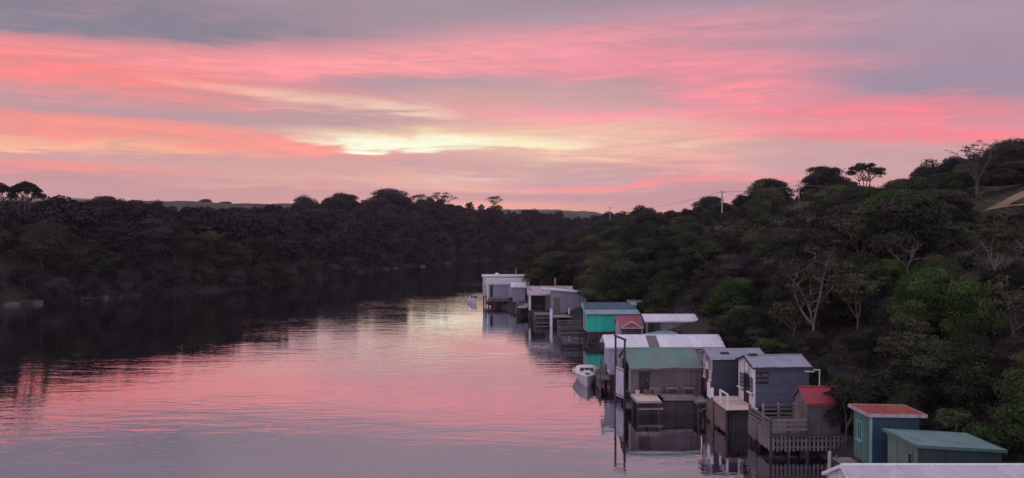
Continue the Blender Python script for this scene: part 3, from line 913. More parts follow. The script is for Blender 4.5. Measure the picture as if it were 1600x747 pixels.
# ---- L. bright teal shed with lean-to
def shed_teal():
    L, w1, w2 = 6.2, 1.5, 2.4
    root = tag(empty('boat_shed', (8.95, 88.2, 1.4), R(1)), 'bright teal shed with dark gabled roof and pale lean-to roof', 'shed')
    h, hm, zr = 2.06, 2.50, 3.16
    w = w1 + w2
    wall(root, *NEAR(L, w), L, 0, h, 'teal', 'boards', .24, seed=27)
    f = ((.004, w - .055), (0, -1), (-1, 0))
    def top(s):
        v = w - .055 - s
        return h + (hm - h) * v / w1 if v < w1 else hm + (zr - hm) * (1 - abs(v - w1 - w2 / 2) / (w2 / 2))
    wall(root, *f, w - .11, 0, top, 'teal_pale', 'boards', .2, [(.45, 1.75, .0, 2.15)], label='pale teal front wall')
    wall(root, *FARW(L, w), L, 0, hm, 'teal', 'boards', .24)
    wall(root, (L - .004, .055), (0, 1), (1, 0), w - .11, 0, lambda s: top(w - .11 - s), 'teal', 'boards', .24)
    door(root, f, .45, 1.75, .0, 2.15, 'teal_dark', 'white', label='dark teal boat door with white frame')
    main = MB().tube([(-.25, w1 + w2 / 2, zr + .05), (L - .6, w1 + w2 / 2, zr + .05)], [.05, .05], 8).build('roof', 'roof_slate', root)
    roof_plane(main, (-.25, w1 - .1, hm + .04), (L - .1, w1 - .1, hm + .04), (L - .6, w1 + w2 / 2, zr + .04), (-.25, w1 + w2 / 2, zr + .04), 'roof_slate', seed=121)
    roof_plane(main, (-.25, w + .15, hm + .0), (L - .1, w + .15, hm + .0), (L - .6, w1 + w2 / 2, zr + .04), (-.25, w1 + w2 / 2, zr + .04), 'roof_slate', seed=122)
    lean = MB().beam((-.1, w1 - .12, hm - .1), (L, w1 - .12, hm - .1), .05, .08).build('lean_to_roof', 'teal_dark', root)
    roof_plane(lean, (-.12, -.18, h + .05), (L + .25, -.18, h + .05), (L + .1, w1 - .06, hm + .0), (-.12, w1 - .06, hm + .0), 'roof_teal_pale', seed=123)
    MB().box(-.12, L + .25, -.25, -.19, h - .06, h + .03).build('gutter', 'teal_dark', root)
    for v0, z0, v1, z1 in ((w1 - .1, hm, w1 + w2 / 2, zr), (w + .15, hm, w1 + w2 / 2, zr)):
        MB().beam((-.27, v0, z0), (-.27, v1, z1), .04, .14).build('bargeboard', 'white_clean', root)
    MB().beam((-.14, -.18, h), (-.14, w1 - .12, hm - .05), .04, .12).build('bargeboard', 'teal_pale', root)
    floor_slab(root, L, w); stumps(root, L, w, 3.4, nu=4); shade_skirt(root, L, 1.2)
shed_teal()
def shed_pale_behind():
    L, w, h = 2.6, 2.2, 2.2
    root = tag(empty('boat_shed', (15.1, 94.0, 1.8), R(1)), 'little pale green lean-to peeping out behind the teal shed', 'shed')
    basic(root, L, w, h, 0, ('teal_pale', 'teal_pale'), bw=.2)
    mono_roof(root, [(-.1, -.15, h + .1), (L + .2, -.15, h + .05), (L + .2, w + .1, h + .4), (-.1, w + .1, h + .45)], 'roof_pale_green', 'white', 131)
    floor_slab(root, L, w); stumps(root, L, w, 3)
shed_pale_behind()

# ---- M. blue-grey skillion shed
def shed_blue_grey():
    L, w = 5.15, 2.3
    root = tag(empty('boat_shed', (5.75, 108.0, 1.4), R(1)), 'blue-grey skillion shed with brown door in the far group', 'shed')
    hf, hr = 3.35, 2.95
    wall(root, *NEAR(L, w), L, 0, lambda s: hf + (hr - hf) * s / L, 'blue_grey', 'boards', .3, [(.35, 1.3, .1, 2.3)], seed=31)
    wall(root, (.004, w - .055), (0, -1), (-1, 0), w - .11, 0, hf, 'blue_grey', 'boards', .3)
    wall(root, *FARW(L, w), L, 0, lambda s: hr + (hf - hr) * s / L, 'blue_grey', 'boards', .3)
    wall(root, (L - .004, .055), (0, 1), (1, 0), w - .11, 0, hr, 'blue_grey', 'boards', .3)
    door(root, NEAR(L, w), .35, 1.3, .1, 2.3, 'brown_door', 'blue_grey', label='brown plank door')
    mono_roof(root, [(-1.5, -.2, hf + .22), (L + .1, -.2, hr + .08), (L + .1, w + .2, hr + .12), (-1.5, w + .2, hf + .26)], 'roof_white', 'pale_door', 141)
    floor_slab(root, L, w); stumps(root, L, w, 3.4); shade_skirt(root, L, 1.25)
shed_blue_grey()

# ---- N. open garage shed with rusty pale roof
def shed_rusty():
    L, w, h, rise = 6.6, 4.0, 2.42, 1.0
    root = tag(empty('boat_shed', (2.55, 112.0, 1.4), R(1)), 'boat shed with rust-stained pinkish roof and dark open doorway', 'shed')
    basic(root, L, w, h, rise, ('grey_green', 'grey_green'), near_open=[(.38, 2.45, .02, 2.2)], bw=.25, seed=37)
    MB().box(.0, .3, -.06, .0 - .012, 0, h).build('door_post', 'white', root)
    MB().box(.3, 2.6, -.06, -.012, 2.22, h).build('lintel', 'white', root)
    MB().box(2.46, 2.58, -.06, -.012, 0, 2.2).build('door_post', 'timber_grey', root)
    panel(root, 'boat_cradle', NEAR(L, w), .6, 2.2, .1, .8, -2.6, -1.2, 'timber_dark')
    gable_roof(root, L, w, h, h + rise, 'roof_pink_rust', of=.2, osd=.2, trim='roof_pale_green', cap='roof_pink_rust', gutter='mauve_white', seed=151, jit=.015)
    MB().tube([(4.2, 2.6, h + .5), (4.2, 2.6, h + 2.3)], [.09, .09], 8).build('flue', 'pole_grey', root)
    floor_slab(root, L, w); stumps(root, L, w, 3.4); shade_skirt(root, L, 1.25)
shed_rusty()

# ---- O, P, Q. the farthest group
def far_group():
    L, w, h = 2.1, 2.6, 2.45
    root = tag(empty('boat_shed', (.15, 125.6, 1.35), R(1)), 'small grey shed with dark front between the far garage and the rusty roof', 'shed')
    basic(root, L, w, h, 0, ('blue_grey', 'grey_green'), bw=.2, seed=41)
    mono_roof(root, [(-.35, -.2, h + .1), (L + .2, -.2, h + .1), (L + .2, w + .2, h + .65), (-.35, w + .2, h + .65)], 'roof_white', 'pale_door', 161)
    MB().box(.4, .46, -.12, -.06, h - .3, h + .5).build('vent_pipe', 'black', root)
    floor_slab(root, L, w); stumps(root, L, w, 3)
    L, w, h, rise = 5.8, 2.6, 2.6, .72
    root = tag(empty('boat_shed', (-4.35, 131.0, 1.55), R(1)), 'farthest white boat garage with grey roller door and pale gabled roof', 'shed')
    basic(root, L, w, h, rise, ('pale_blue_grey', 'white_clean'), near_open=[(.45, 3.55, .1, 2.45)], bw=.25, seed=43)
    rd = panel(root, 'roller_door', NEAR(L, w), .95, 3.5, .15, 2.42, -.045, -.01, 'blue_grey')
    MB().box(-.06, .12, -.10, -.012, -.4, h).build('door_post', 'white_clean', root)
    gable_roof(root, L, w, h, h + rise, 'roof_pale_green', of=.3, osd=.25, trim='white_clean', cap='white_clean', gutter='white_clean', seed=171)
    MB().box(0.1, 3.7, -.35, -.02, -.28, -.06).build('landing_beam', 'timber_grey', root)
    floor_slab(root, L, w); stumps(root, L, w, 3, nu=4)
    L, w, h = 8.6, 3.4, 3.45
    root = tag(empty('boat_shed', (-5.35, 135.2, 1.55), R(1)), 'tall flat-roofed pale green shed behind the farthest white garage', 'shed')
    basic(root, L, w, h, 0, ('roof_pale_green', 'grey_green'), ('sheet', 'boards'), bw=.2, seed=47)
    mono_roof(root, [(-.15, -.2, h + .25), (L + .15, -.2, h + .25), (L + .15, w + .2, h + .15), (-.15, w + .2, h + .15)], 'roof_white', 'white_clean', 181, barge=.3)
    MB().tube([(2.6, 1.2, h + .2), (2.6, 1.2, h + .42), (2.6, 1.2, h + .62), (2.6, 1.2, h + .68)], [.5, .48, .25, .05], 12).build('roof_vent', 'roof_white', root)
    MB().tube([(6.1, 1.4, h + .2), (6.1, 1.4, h + 1.5)], [.07, .06], 8).build('flue', 'pole_grey', root)
    floor_slab(root, L, w); stumps(root, L, w, 3, nu=4)
far_group()

# ------------------------------------------------------------------ jetties and landings
def deck(root, x0, x1, y0, y1, z, mat, along='x', pw=.15, t=.05, seed=2, bearer='timber_dark'):
    rr = random.Random(seed); mb = MB()
    a, b = (y0, y1) if along == 'x' else (x0, x1)
    k = max(1, round((b - a) / pw)); st = (b - a) / k
    for i in range(k):
        q0, q1 = a + i * st + .006, a + (i + 1) * st - .006; dz = rr.uniform(-.006, .006); e0, e1 = rr.uniform(-.04, .03), rr.uniform(-.03, .04)
        if along == 'x': mb.box(x0 + e0, x1 + e1, q0, q1, z - t + dz, z + dz)
        else: mb.box(q0, q1, y0 + e0, y1 + e1, z - t + dz, z + dz)
    o = mb.build('planking', mat, root); o['kind'] = 'stuff'
    for q in (.06, .5, .94):
        if along == 'x':
            x = x0 + (x1 - x0) * q; MB().box(x - .05, x + .05, y0 + .03, y1 - .03, z - t - .17, z - t - .008).build('bearer', bearer, root)
        else:
            y = y0 + (y1 - y0) * q; MB().box(x0 + .03, x1 - .03, y - .05, y + .05, z - t - .17, z - t - .008).build('bearer', bearer, root)
def pile(root, x, y, top, mat='timber_dark', r=.09, bot=-2.4):
    lx, ly = random.uniform(-.10, .10), random.uniform(-.08, .08)
    MB().tube([(x - lx, y - ly, bot), (x - lx * .4 + random.uniform(-.03, .03), y - ly * .4, (top + bot) / 2), (x, y, top)], [r, r * .97, r * .92], 8).build('pile', mat, root)
def rail(root, a, b, w=.05, h=.12, mat='timber_grey', name='rail'):
    return MB().beam(a, b, w, h).build(name, mat, root)

# landing of the slate shed: tan boards, skirt of upright boards, white posts
def landing_tan():
    r = tag(empty('landing', (14.15, 48.65, 0), R(3)), 'tan-boarded landing with upright skirt boards in front of the slate blue shed', 'jetty')
    deck(r, 0, 2.15, 0, 4.0, 1.68, 'timber_tan', 'x', seed=4)
    rr = random.Random(8)
    y = -.02
    while y < 3.95:
        w = rr.uniform(.13, .20)
        MB().box(-.09, -.05, y, y + w - .02, .22 + rr.uniform(-.12, .1), 1.60 + rr.uniform(-.02, .02)).build('skirt_board', 'timber_brown', r); y += w
    rail(r, (-.03, -.05, 1.40), (-.03, 4.0, 1.40), .04, .14, 'timber_dark', 'bearer'); rail(r, (-.03, 0, .5), (-.03, 4.0, .5), .04, .14, 'timber_dark', 'bearer')
    for x, y in ((.05, .1), (.05, 2.0), (.05, 3.9), (2.0, .1), (2.0, 3.9), (2.0, 2.0)): pile(r, x, y, 1.44, r=.1)
    for y, zt in ((3.85, 2.72), ): MB().box(-.05, .13, y - .09, y + .09, 1.69, zt).build('post', 'white_clean', r)
    pile(r, -.22, 2.3, 2.0, 'timber_brown', .10); MB().tube([(-.22, 2.3, 2.0), (-.22, 2.3, 2.62)], [.12, .12], 10).build('pile_sleeve', 'white_clean', r)
    for y in (.35, 1.75): MB().box(.12, .24, y - .06, y + .06, 1.69, 2.55).build('post', 'white_clean', r)
    rail(r, (.18, .25, 2.60), (.18, 1.85, 2.60), .12, .07, 'white_clean', 'handrail')
landing_tan()

# fenced picket deck round the outhouse
def picket_deck():
    r = tag(empty('fenced_deck', (15.35, 43.75, 0), R(2)), 'weathered fenced deck with rails above and pickets at water level beside the outhouse', 'jetty')
    W, D = 4.75, 3.6
    deck(r, .1, W, .1, D, 1.22, 'timber_grey', 'x', seed=12)
    rr = random.Random(3)
    # side towards the river: upright boards, rails above
    y = 0.0
    while y < D - .05:
        w = rr.uniform(.15, .22)
        if not 1.86 < y < 2.02: MB().box(-.07, -.03, y, y + w - .012, .42 + rr.uniform(-.08, .06), 1.55 + rr.uniform(-.05, .05)).build('board', 'timber_grey', r)
        y += w
    for z in (1.72, 1.98, 2.24):
        rail(r, (-.04, 0, z), (-.04, 1.9, z), .04, .15); rail(r, (-.04, 2.0, z - .02), (-.04, D, z - .05), .04, .15)
    for y in (0.02, 1.95, D - .02):
        MB().box(-.02, .1, y - .06, y + .06, -.3, 2.32).build('post', 'timber_dark', r)
    # side towards the bridge: rails over a row of pickets
    for z in (1.38, 1.68, 1.96, 2.24): rail(r, (.05, -.03, z), (2.2, -.03, z + rr.uniform(-.02, .02)), .04, .15, 'timber_grey' if z > 1.5 else 'timber_dark')
    for x in (.0, 1.1, 2.2): MB().box(x - .05, x + .07, -.01, .11, -.3, 2.30).build('post', 'timber_dark', r)
    for k in range(20):
        x = .08 + k * .245
        MB().box(x, x + .13, -.07, -.035, .40 + rr.uniform(-.05, .04), 1.20 + rr.uniform(-.03, .03)).build('picket', 'timber_grey', r)
    for z in (.62, .98): rail(r, (0, -.01, z), (W + .1, -.01, z), .04, .1, 'timber_grey')
    # fence at the back, below the slate shed
    for z in (1.50, 1.76, 2.02, 2.28): rail(r, (.9, D - .1, z), (2.9, D - .1, z + rr.uniform(-.02, .02)), .04, .13, 'timber_grey')
    for x in (.9, 1.9, 2.9): MB().box(x - .05, x + .05, D - .06, D + .04, 1.2, 2.4).build('post', 'pole_grey', r)
    for x, y in ((.2, .25), (2.4, .25), (4.5, .3), (.2, D - .3), (2.4, D - .3), (4.5, D - .3)): pile(r, x, y, 1.0)
picket_deck()

# mooring posts and strut in front of the red-roofed shed
def mooring():
    r = tag(empty('mooring_posts', (16.9, 39.2, 0)), 'two leaning mooring posts joined by a slack rope near the nearest white roof', 'post')
    pile(r, 0, 0, 1.75, 'pole_grey', .10); pile(r, .62, .55, 1.35, 'timber_grey', .09)
    MB().tube([(0, 0, 1.5), (.2, .18, 1.22), (.42, .38, 1.12), (.62, .55, 1.22)], [.018] * 4, 5).build('rope', 'timber_grey', r)
mooring()
def small_step():
    r = tag(empty('landing', (17.35, 38.6, 0)), 'narrow plank step under the sage green shed', 'jetty')
    deck(r, 0, 1.0, 0, 1.4, 1.2, 'deck_grey', 'x'); pile(r, .1, .1, 1.0); pile(r, .1, 1.3, 1.0)
small_step()

# decks of the green-roofed shed
def landing_green():
    r = tag(empty('landing', (9.0, 53.1, 0), R(1)), 'plank landing in front of the dark doorway of the green-roofed shed', 'jetty')
    deck(r, 0, 1.75, 0, 2.3, 1.24, 'timber_tan', 'x', seed=31)
    rail(r, (-.04, -.04, 1.12), (1.8, -.04, 1.12), .05, .12, 'deck_grey', 'edge_board'); rail(r, (-.06, 0, 1.12), (-.06, 2.4, 1.12), .05, .12, 'deck_grey', 'edge_board')
    rail(r, (.1, .15, .62), (1.9, .15, .62), .3, .08, 'deck_grey', 'step')
    for q in (.3, .85): rail(r, (.05, 1.9, q), (1.7, 1.9, q), .05, .2, 'timber_dark', 'brace')  # low dark beams added to darken the gap under the deck
    for x, y in ((.1, .12), (1.6, .12), (.1, 2.1), (1.6, 2.1)): pile(r, x, y, 1.02, 'timber_dark')
    r = tag(empty('landing', (11.05, 53.9, 0), R(1)), 'long grey plank walkway with bench seats along the green-roofed shed', 'jetty')
    deck(r, 0, 3.0, 0, 1.5, 1.26, 'deck_grey', 'x', seed=33)
    deck(r, 2.2, 3.0, -1.25, -.03, 1.25, 'deck_grey', 'y', seed=34)
    rail(r, (0, -.05, 1.14), (2.15, -.05, 1.14), .05, .12, 'deck_grey', 'edge_board'); rail(r, (2.15, -1.25, 1.14), (2.15, -.1, 1.14), .05, .12, 'deck_grey', 'edge_board')
    for x, y in ((.2, .15), (1.5, .15), (2.3, -1.1), (2.9, -1.1), (2.9, 1.3), (.2, 1.3)): pile(r, x, y, 1.04, 'timber_dark')
    rail(r, (2.3, -1.1, .5), (2.9, -1.1, .85), .05, .1, 'timber_grey', 'brace')
    return r
r_green = landing_green()
def shade_boards(label, x0, x1, y, z0, z1, seed):  # dark boards added in place of the black shade under the landings
    r = tag(empty('shade_boards', (0, 0, 0)), label, 'shade_boards'); rr = random.Random(seed); x = x0
    while x < x1:
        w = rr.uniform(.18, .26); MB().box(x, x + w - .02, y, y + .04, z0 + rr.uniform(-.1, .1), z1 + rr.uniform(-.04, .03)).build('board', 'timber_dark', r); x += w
    MB().box(x0, x1, y + .045, y + .14, z1 - .25, z1 - .1).build('shade_rail', 'timber_dark', r)
shade_boards('added dark boards standing in for shade under the landings of the green-roofed shed', 9.15, 13.9, 54.0, -.6, .98, 5)
shade_boards('added dark boards standing in for shade under the tan-boarded landing', 14.5, 16.1, 49.3, -.6, 1.38, 6)

def small_landing_boat():
    r = tag(empty('landing', (7.35, 62.2, 0), R(2)), 'short fenced timber landing behind the moored white motorboat', 'jetty')
    deck(r, 0, .95, 0, 5.0, .95, 'timber_brown', 'x', seed=36)
    rr = random.Random(4)
    for k in range(14):
        y = .1 + k * .35; MB().box(-.06, -.02, y, y + .30, .1, .98 + rr.uniform(-.05, .05)).build('skirt_board', 'board_mauve', r)
    for z in (1.3, 1.6): rail(r, (.9, 2.2, z), (.9, 5, z), .05, .14, 'board_mauve')
    for x, y in ((.1, .1), (.1, 2.5), (.1, 4.8), (.9, 2.3), (.9, 4.8)): pile(r, x, y, 1.75 if x > .5 else 1.3, 'timber_grey')
small_landing_boat()

def slatted_jetty(x, y, rz, W, D, z, lab, n=4, deckmat='timber_grey', railmat='timber_grey', raised=True, pale=None):
    r = tag(empty('jetty', (x, y, 0), rz), lab, 'jetty')
    deck(r, 0, W, 0, D, z, deckmat, 'x', seed=int(x * 10) + 50)
    for k in range(n):
        q = .25 + (z - .2) * k / (n - 1)
        rail(r, (-.05, 0, q), (-.05, D, q), .05, .15, railmat); rail(r, (0, -.05, q), (W, -.05, q), .05, .15, 'timber_dark' if k % 2 else railmat)
    if raised:
        for q in (z + .3, z + .6): rail(r, (0, D - .05, q), (W, D - .05, q), .05, .12, railmat)
        for xx in (0, W * .5, W): MB().box(xx - .05, xx + .05, D - .02, D + .08, z, z + .75).build('post', railmat, r)
    for xx, yy in ((.05, .05), (W - .05, .05), (.05, D - .05), (W - .05, D - .05), (W / 2, .05), (.05, D / 2)): pile(r, xx, yy, z - .24, 'timber_dark')
    return r
slatted_jetty(6.05, 94.2 - 3.6, R(2), 2.9, 4.6, 1.25, 'dark slatted timber jetty in front of the bright teal shed', 4, 'timber_dark', 'timber_grey')
rj = slatted_jetty(3.45, 106.0, R(2), 2.2, 4.8, 1.25, 'slatted jetty under the dark open doorway of the rusty shed', 4, 'deck_grey', 'timber_grey', raised=False)
def pale_landing():
    r = tag(empty('landing', (5.7, 103.9, 0), R(1)), 'pale concrete-grey landing with white mooring posts by the blue-grey shed', 'jetty')
    deck(r, 0, 2.7, 0, 3.2, 1.30, 'pole_grey', 'x', seed=61)
    for x, y in ((-.15, 1.6), (-.1, -.2), (2.6, 2.6)):
        pile(r, x, y, 2.35, 'white', .13)
    for x, y in ((2.5, .1), (.1, 3.0)): pile(r, x, y, 1.1)
pale_landing()
def far_landing():
    r = tag(empty('landing', (.6, 116.5, 0), R(-10)), 'cluttered pale landing leading to the small grey shed in the far group', 'jetty')
    deck(r, 0, 1.6, 0, 7.5, 1.3, 'pole_grey', 'x', seed=63)
    for k in range(4): rail(r, (-.05, 0, .4 + k * .26), (-.05, 7.5, .4 + k * .26), .05, .13, 'board_mauve')
    for y in (.1, 2.5, 5, 7.3): pile(r, .05, y, 1.9, 'timber_grey')
    r = tag(empty('landing', (-4.6, 129.2, 0), R(1)), 'low beamed landing on piles in front of the farthest white garage', 'jetty')
    deck(r, 0, 4.6, 0, 1.3, 1.15, 'timber_grey', 'x', seed=65)
    for x in (.05, 1.5, 3.0, 4.5): pile(r, x, .1, 1.9 if x in (.05, 4.5) else .95, 'timber_dark', .11)
far_landing()

# ------------------------------------------------------------------ things left on the decks
def crate(x, y, z, rz, sx, sy, sz, mat, label):
    r = tag(empty('crate', (x, y, z), rz), label, 'crate')
    for k in range(3):
        a = k * sz / 3
        for q in (0, sy - .02): MB().box(0, sx, q, q + .02, a + .012, a + sz / 3 - .012).build('slat', mat, r)
        for q in (0, sx - .02): MB().box(q, q + .02, .021, sy - .021, a + .012, a + sz / 3 - .012).build('slat', mat, r)
    MB().box(.021, sx - .021, .021, sy - .021, .0, .02).build('base', mat, r)
def bucket(x, y, z, mat, label, s=1.0):
    r = tag(empty('bucket', (x, y, z), 0, s), label, 'bucket')
    MB().tube([(0, 0, 0), (0, 0, .34)], [.13, .17], 12).build('body', mat, r)
    MB().tube([(-.17, 0, .33), (-.12, .0, .5), (0, 0, .55), (.12, 0, .5), (.17, 0, .33)], [.008] * 5, 5).build('handle', 'steel', r)
crate(10.55, 54.75, 1.26, .1, .55, .4, .45, 'timber_grey', 'grey slatted crate right of the dark doorway of the green-roofed shed')
crate(10.0, 54.95, 1.26, .5, .4, .35, .32, 'timber_brown', 'small brown crate close to the dark doorway of the green-roofed shed')
bucket(9.35, 54.9, 1.26, 'pale_door', 'pale bucket left of the dark doorway of the green-roofed shed')
bucket(13.6, 54.4, 1.28, 'red_brown', 'dark red-brown bucket at the right end of the grey walkway', 1.1)
crate(7.5, 109.0, 1.27, .2, .9, .6, .6, 'timber_grey', 'grey crate on the jetty under the blue-grey shed')
crate(1.0, 120.0, 1.32, .4, 1.0, .7, .7, 'board_mauve', 'mauve-grey crate on the cluttered far landing')

# ------------------------------------------------------------------ boats
def boat(loc, rz, L, B, H, label, detail=True):
    """bow points to local -y"""
    r = tag(empty('motorboat', loc, rz), label, 'boat')
    st = []; n = 13
    for i in range(n):
        t = i / (n - 1)                                   # 0 bow .. 1 transom
        hb = B / 2 * min(1, (1 - (1 - t) ** 2.3) * 1.04) if t < .75 else B / 2 * (1.0 - .10 * (t - .75) / .25)
        sheer = H * (1.0 + .30 * (1 - t) ** 2); keel = -.22 + .40 * max(0, 1 - t / .18) ** 2
        st.append((t * L, max(hb, .02), sheer, keel))
    mb = MB(); prof = 9
    for y, hb, sh, ke in st:
        for k in range(prof):
            a = -1 + 2 * k / (prof - 1)
            x = hb * math.copysign(abs(a) ** .62, a) if a else 0
            mb.v.append((x, y, ke + (sh - ke) * abs(a) ** 2.1))
    for i in range(n - 1):
        for k in range(prof - 1):
            q = i * prof + k; mb.f.append((q, q + prof, q + prof + 1, q + 1))
    mb.f.append(tuple((n - 1) * prof + k for k in range(prof)))
    hull = mb.build('hull', 'boat_hull', r, smooth=True)
    for s in (-1, 1):
        MB().tube([(s * (hb + .02), y, sh) for y, hb, sh, ke in st], [.045] * n, 6).build('gunwale', 'boat_white', r)
    dk = MB()                                            # foredeck rising into a cuddy
    rows = [(.02, .0), (.10, .10), (.20, .24), (.30, .36), (.34, .40), (.42, .95), (.50, 1.10), (.64, 1.12), (.74, 1.08), (.76, .30)]
    m = 9
    for t, c in rows:
        i = t * (n - 1); a = int(i); f = i - a; a2 = min(a + 1, n - 1)
        y = t * L; hb = st[a][1] * (1 - f) + st[a2][1] * f; sh = st[a][2] * (1 - f) + st[a2][2] * f
        for k in range(m):
            q = -1 + 2 * k / (m - 1)
            dk.v.append((q * (hb - .03), y, sh + c * H * .58 * (1 - abs(q) ** (5 if c > .5 else 2.5)) + .01))
    for i in range(len(rows) - 1):
        for k in range(m - 1):
            q = i * m + k; dk.f.append((q, q + 1, q + m + 1, q + m))
    dk.build('cuddy', 'boat_white', r, smooth=True)
    if detail:
        zc = H * 1.22
        for x0, x1 in ((-.62, -.22), (-.18, .18), (.22, .62)):
            MB().hexa([(x0, L * .352, zc + .12), (x1, L * .352, zc + .12), (x1, L * .362, zc + .12), (x0, L * .362, zc + .12)],
                      [(x0 * .95, L * .40, zc + .38), (x1 * .95, L * .40, zc + .38), (x1 * .95, L * .412, zc + .40), (x0 * .95, L * .412, zc + .40)]).build('windscreen', 'glass_dark', r)
        MB().box(-.18, .18, L * .10, L * .20, H * 1.38, H * 1.44).build('hatch', 'glass_dark', r)
        MB().tube([(-B * .3, L * .06, H * 1.30), (-B * .24, L * .05, H * 1.62), (0, -.02, H * 1.70), (B * .24, L * .05, H * 1.62), (B * .3, L * .06, H * 1.30)], [.018] * 5, 6).build('bow_rail', 'steel', r)
        MB().tube([(0, .06, H * 1.28), (0, .10, H * .5), (0, .30, -.1)], [.03, .035, .03], 6).build('stem', 'timber_dark', r)
        for s in (-1, 1): MB().box(s * (B / 2 - .10) - .03, s * (B / 2 - .10) + .03, L * .33, L * .37, H * 1.1, H * 1.1 + .22).build('cleat', 'black', r)
        MB().box(-.16, .16, L + .02, L + .28, .2, 1.0).build('outboard', 'black', r)
        MB().tube([(.1, .15, H * 1.25), (.5, .6, H * .85), (.95, 1.2, H * .8), (1.35, 1.7, 1.15)], [.014] * 4, 5).build('mooring_rope', 'timber_grey', r)
    return r
boat((6.45, 63.0, .0), R(-4), 5.4, 2.4, .80, 'white motorboat moored bow-on beside the landing at the long white roofed shed')
boat((-6.6, 136.0, .0), R(25), 3.2, 1.2, .7, 'tiny white motorboat moored left of the farthest shed')

# ------------------------------------------------------------------ vegetation
def leaf_quads(pads, per_area, size, rg, aspect=.45, droop=.25, shell=.45):
    """leaf-sized quads spread through flattened foliage pads; returns verts (n,4,3) and tone (n,)"""
    VV, TT = [], []
    for cx, cy, cz, rx, ry, rz, tone in pads:
        n = max(6, int(per_area * rx * ry * 3.14))
        d = rg.normal(size=(n, 3)); d /= np.linalg.norm(d, axis=1)[:, None]
        flip = (d[:, 2] < 0) & (rg.random(n) < .62); d[flip, 2] *= -1
        r = 1 - shell * rg.random(n) ** 1.6
        edge = rg.random(n) < .12; r[edge] *= 1 + .35 * rg.random(edge.sum())
        p = np.array([cx, cy, cz]) + d * r[:, None] * np.array([rx, ry, rz])
        nm = d * np.array([.9, .9, 1.0]) + np.array([0, 0, .30]) + rg.normal(size=(n, 3)) * .32
        nm /= np.linalg.norm(nm, axis=1)[:, None]
        t = np.cross(nm, rg.normal(size=(n, 3))); t /= np.linalg.norm(t, axis=1)[:, None] + 1e-9
        t[:, 2] -= droop * rg.random(n); b = np.cross(nm, t)
        sz = size * (.6 + .8 * rg.random(n))[:, None]
        t = t * sz; b = b * sz * aspect
        q = np.stack([p - t, p + b * .9 - t * .1, p + t, p - b * .9 + t * .1], 1)
        VV.append(q); TT.append(np.clip(tone + rg.normal(size=n) * .18, 0, 1))
    return np.concatenate(VV), np.concatenate(TT)

def leaf_mesh(name, Q, tone, mat):
    n = len(Q); me = bpy.data.meshes.new(name)
    me.vertices.add(4 * n); me.loops.add(4 * n); me.polygons.add(n)
    me.vertices.foreach_set('co', Q.reshape(-1).astype(np.float32))
    me.loops.foreach_set('vertex_index', np.arange(4 * n, dtype=np.int32))
    me.polygons.foreach_set('loop_start', np.arange(0, 4 * n, 4, dtype=np.int32))
    me.polygons.foreach_set('loop_total', np.full(n, 4, dtype=np.int32))
    at_ = me.attributes.new('tone', 'FLOAT', 'POINT')
    at_.data.foreach_set('value', np.repeat(tone, 4).astype(np.float32))
    me.materials.append(MATS[mat]); me.update()
    return me

def limb(mb, a, b, r0, r1, rr, n=5, bend=.18, sides=6):
    a, b = Vector(a), Vector(b); L = (b - a).length
    pts, rad = [], []
    off = Vector((rr.uniform(-1, 1), rr.uniform(-1, 1), rr.uniform(-.2, .8))) * L * bend
    for i in range(n):
        t = i / (n - 1)
        j = Vector((rr.uniform(-1, 1), rr.uniform(-1, 1), rr.uniform(-1, 1))) * L * .03 * (0 < i < n - 1)
        pts.append(a.lerp(b, t) + off * math.sin(math.pi * t) + j); rad.append(r0 + (r1 - r0) * t)
    mb.tube(pts, rad, sides)
    return pts

def bush_pads(rg, Rr, H, low=.12, npad=20, flat=.42):
    """dome of layered foliage pads from the skirt near the ground to the crown"""
    pads = []
    for i in range(npad):
        t = (i + .5) / npad
        el = math.asin(min(1, low + (1 - low) * t)) if t < 1 else 1.5
        az = i * 2.399963 + rg.uniform(-.4, .4)
        k = rg.uniform(.72, 1.12)
        x, y = Rr * .78 * k * math.cos(el) * math.cos(az), Rr * .78 * k * math.cos(el) * math.sin(az)
        z = H * (.16 + .70 * math.sin(el) * rg.uniform(.85, 1.10))
        rad = Rr * rg.uniform(.32, .56)
        pads.append((x, y, z, rad, rad * rg.uniform(.8, 1.2), rad * flat * rg.uniform(.8, 1.3), float(np.clip(rg.normal(.48, .28), 0, 1))))
    pads.append((0, 0, H * .62, Rr * .62, Rr * .62, H * .26, .25))
    return pads

TREES = {}
def make_bush(key, seed, Rr, H, npad, flat, size, dens, mat):
    rg = np.random.default_rng(seed); rr = random.Random(seed)
    pads = bush_pads(rg, Rr, H, npad=npad, flat=flat)
    Q, T = leaf_quads(pads, dens, size, rg)
    mb = MB(); fork = H * .18
    limb(mb, (0, 0, -.8), (rr.uniform(-.2, .2), rr.uniform(-.2, .2), fork), .19, .15, rr, 4, .05)
    for p in pads[::2]:
        limb(mb, (0, 0, fork - .05), (p[0] * .92, p[1] * .92, p[2] - .05), .085, .02, rr, 5, .15, 5)
    tm = mb.mesh('trunk'); tm.materials.append(MATS['bark_grey'])
    TREES[key] = (tm, leaf_mesh('crown', Q, T, mat))
for i in range(8):
    make_bush('bush%d' % i, 100 + i, [2.9, 3.3, 2.6, 3.6, 3.0, 2.4, 3.2, 2.8][i], [5.0, 5.6, 5.4, 5.2, 6.3, 4.4, 4.8, 5.8][i], [19, 22, 17, 23, 20, 15, 20, 18][i], [.66, .52, .78, .48, .7, .8, .5, .62][i], .125, 150, 'leaf_olive')
make_bush('low0', 140, 1.5, 1.7, 11, .5, .13, 110, 'leaf_dark')
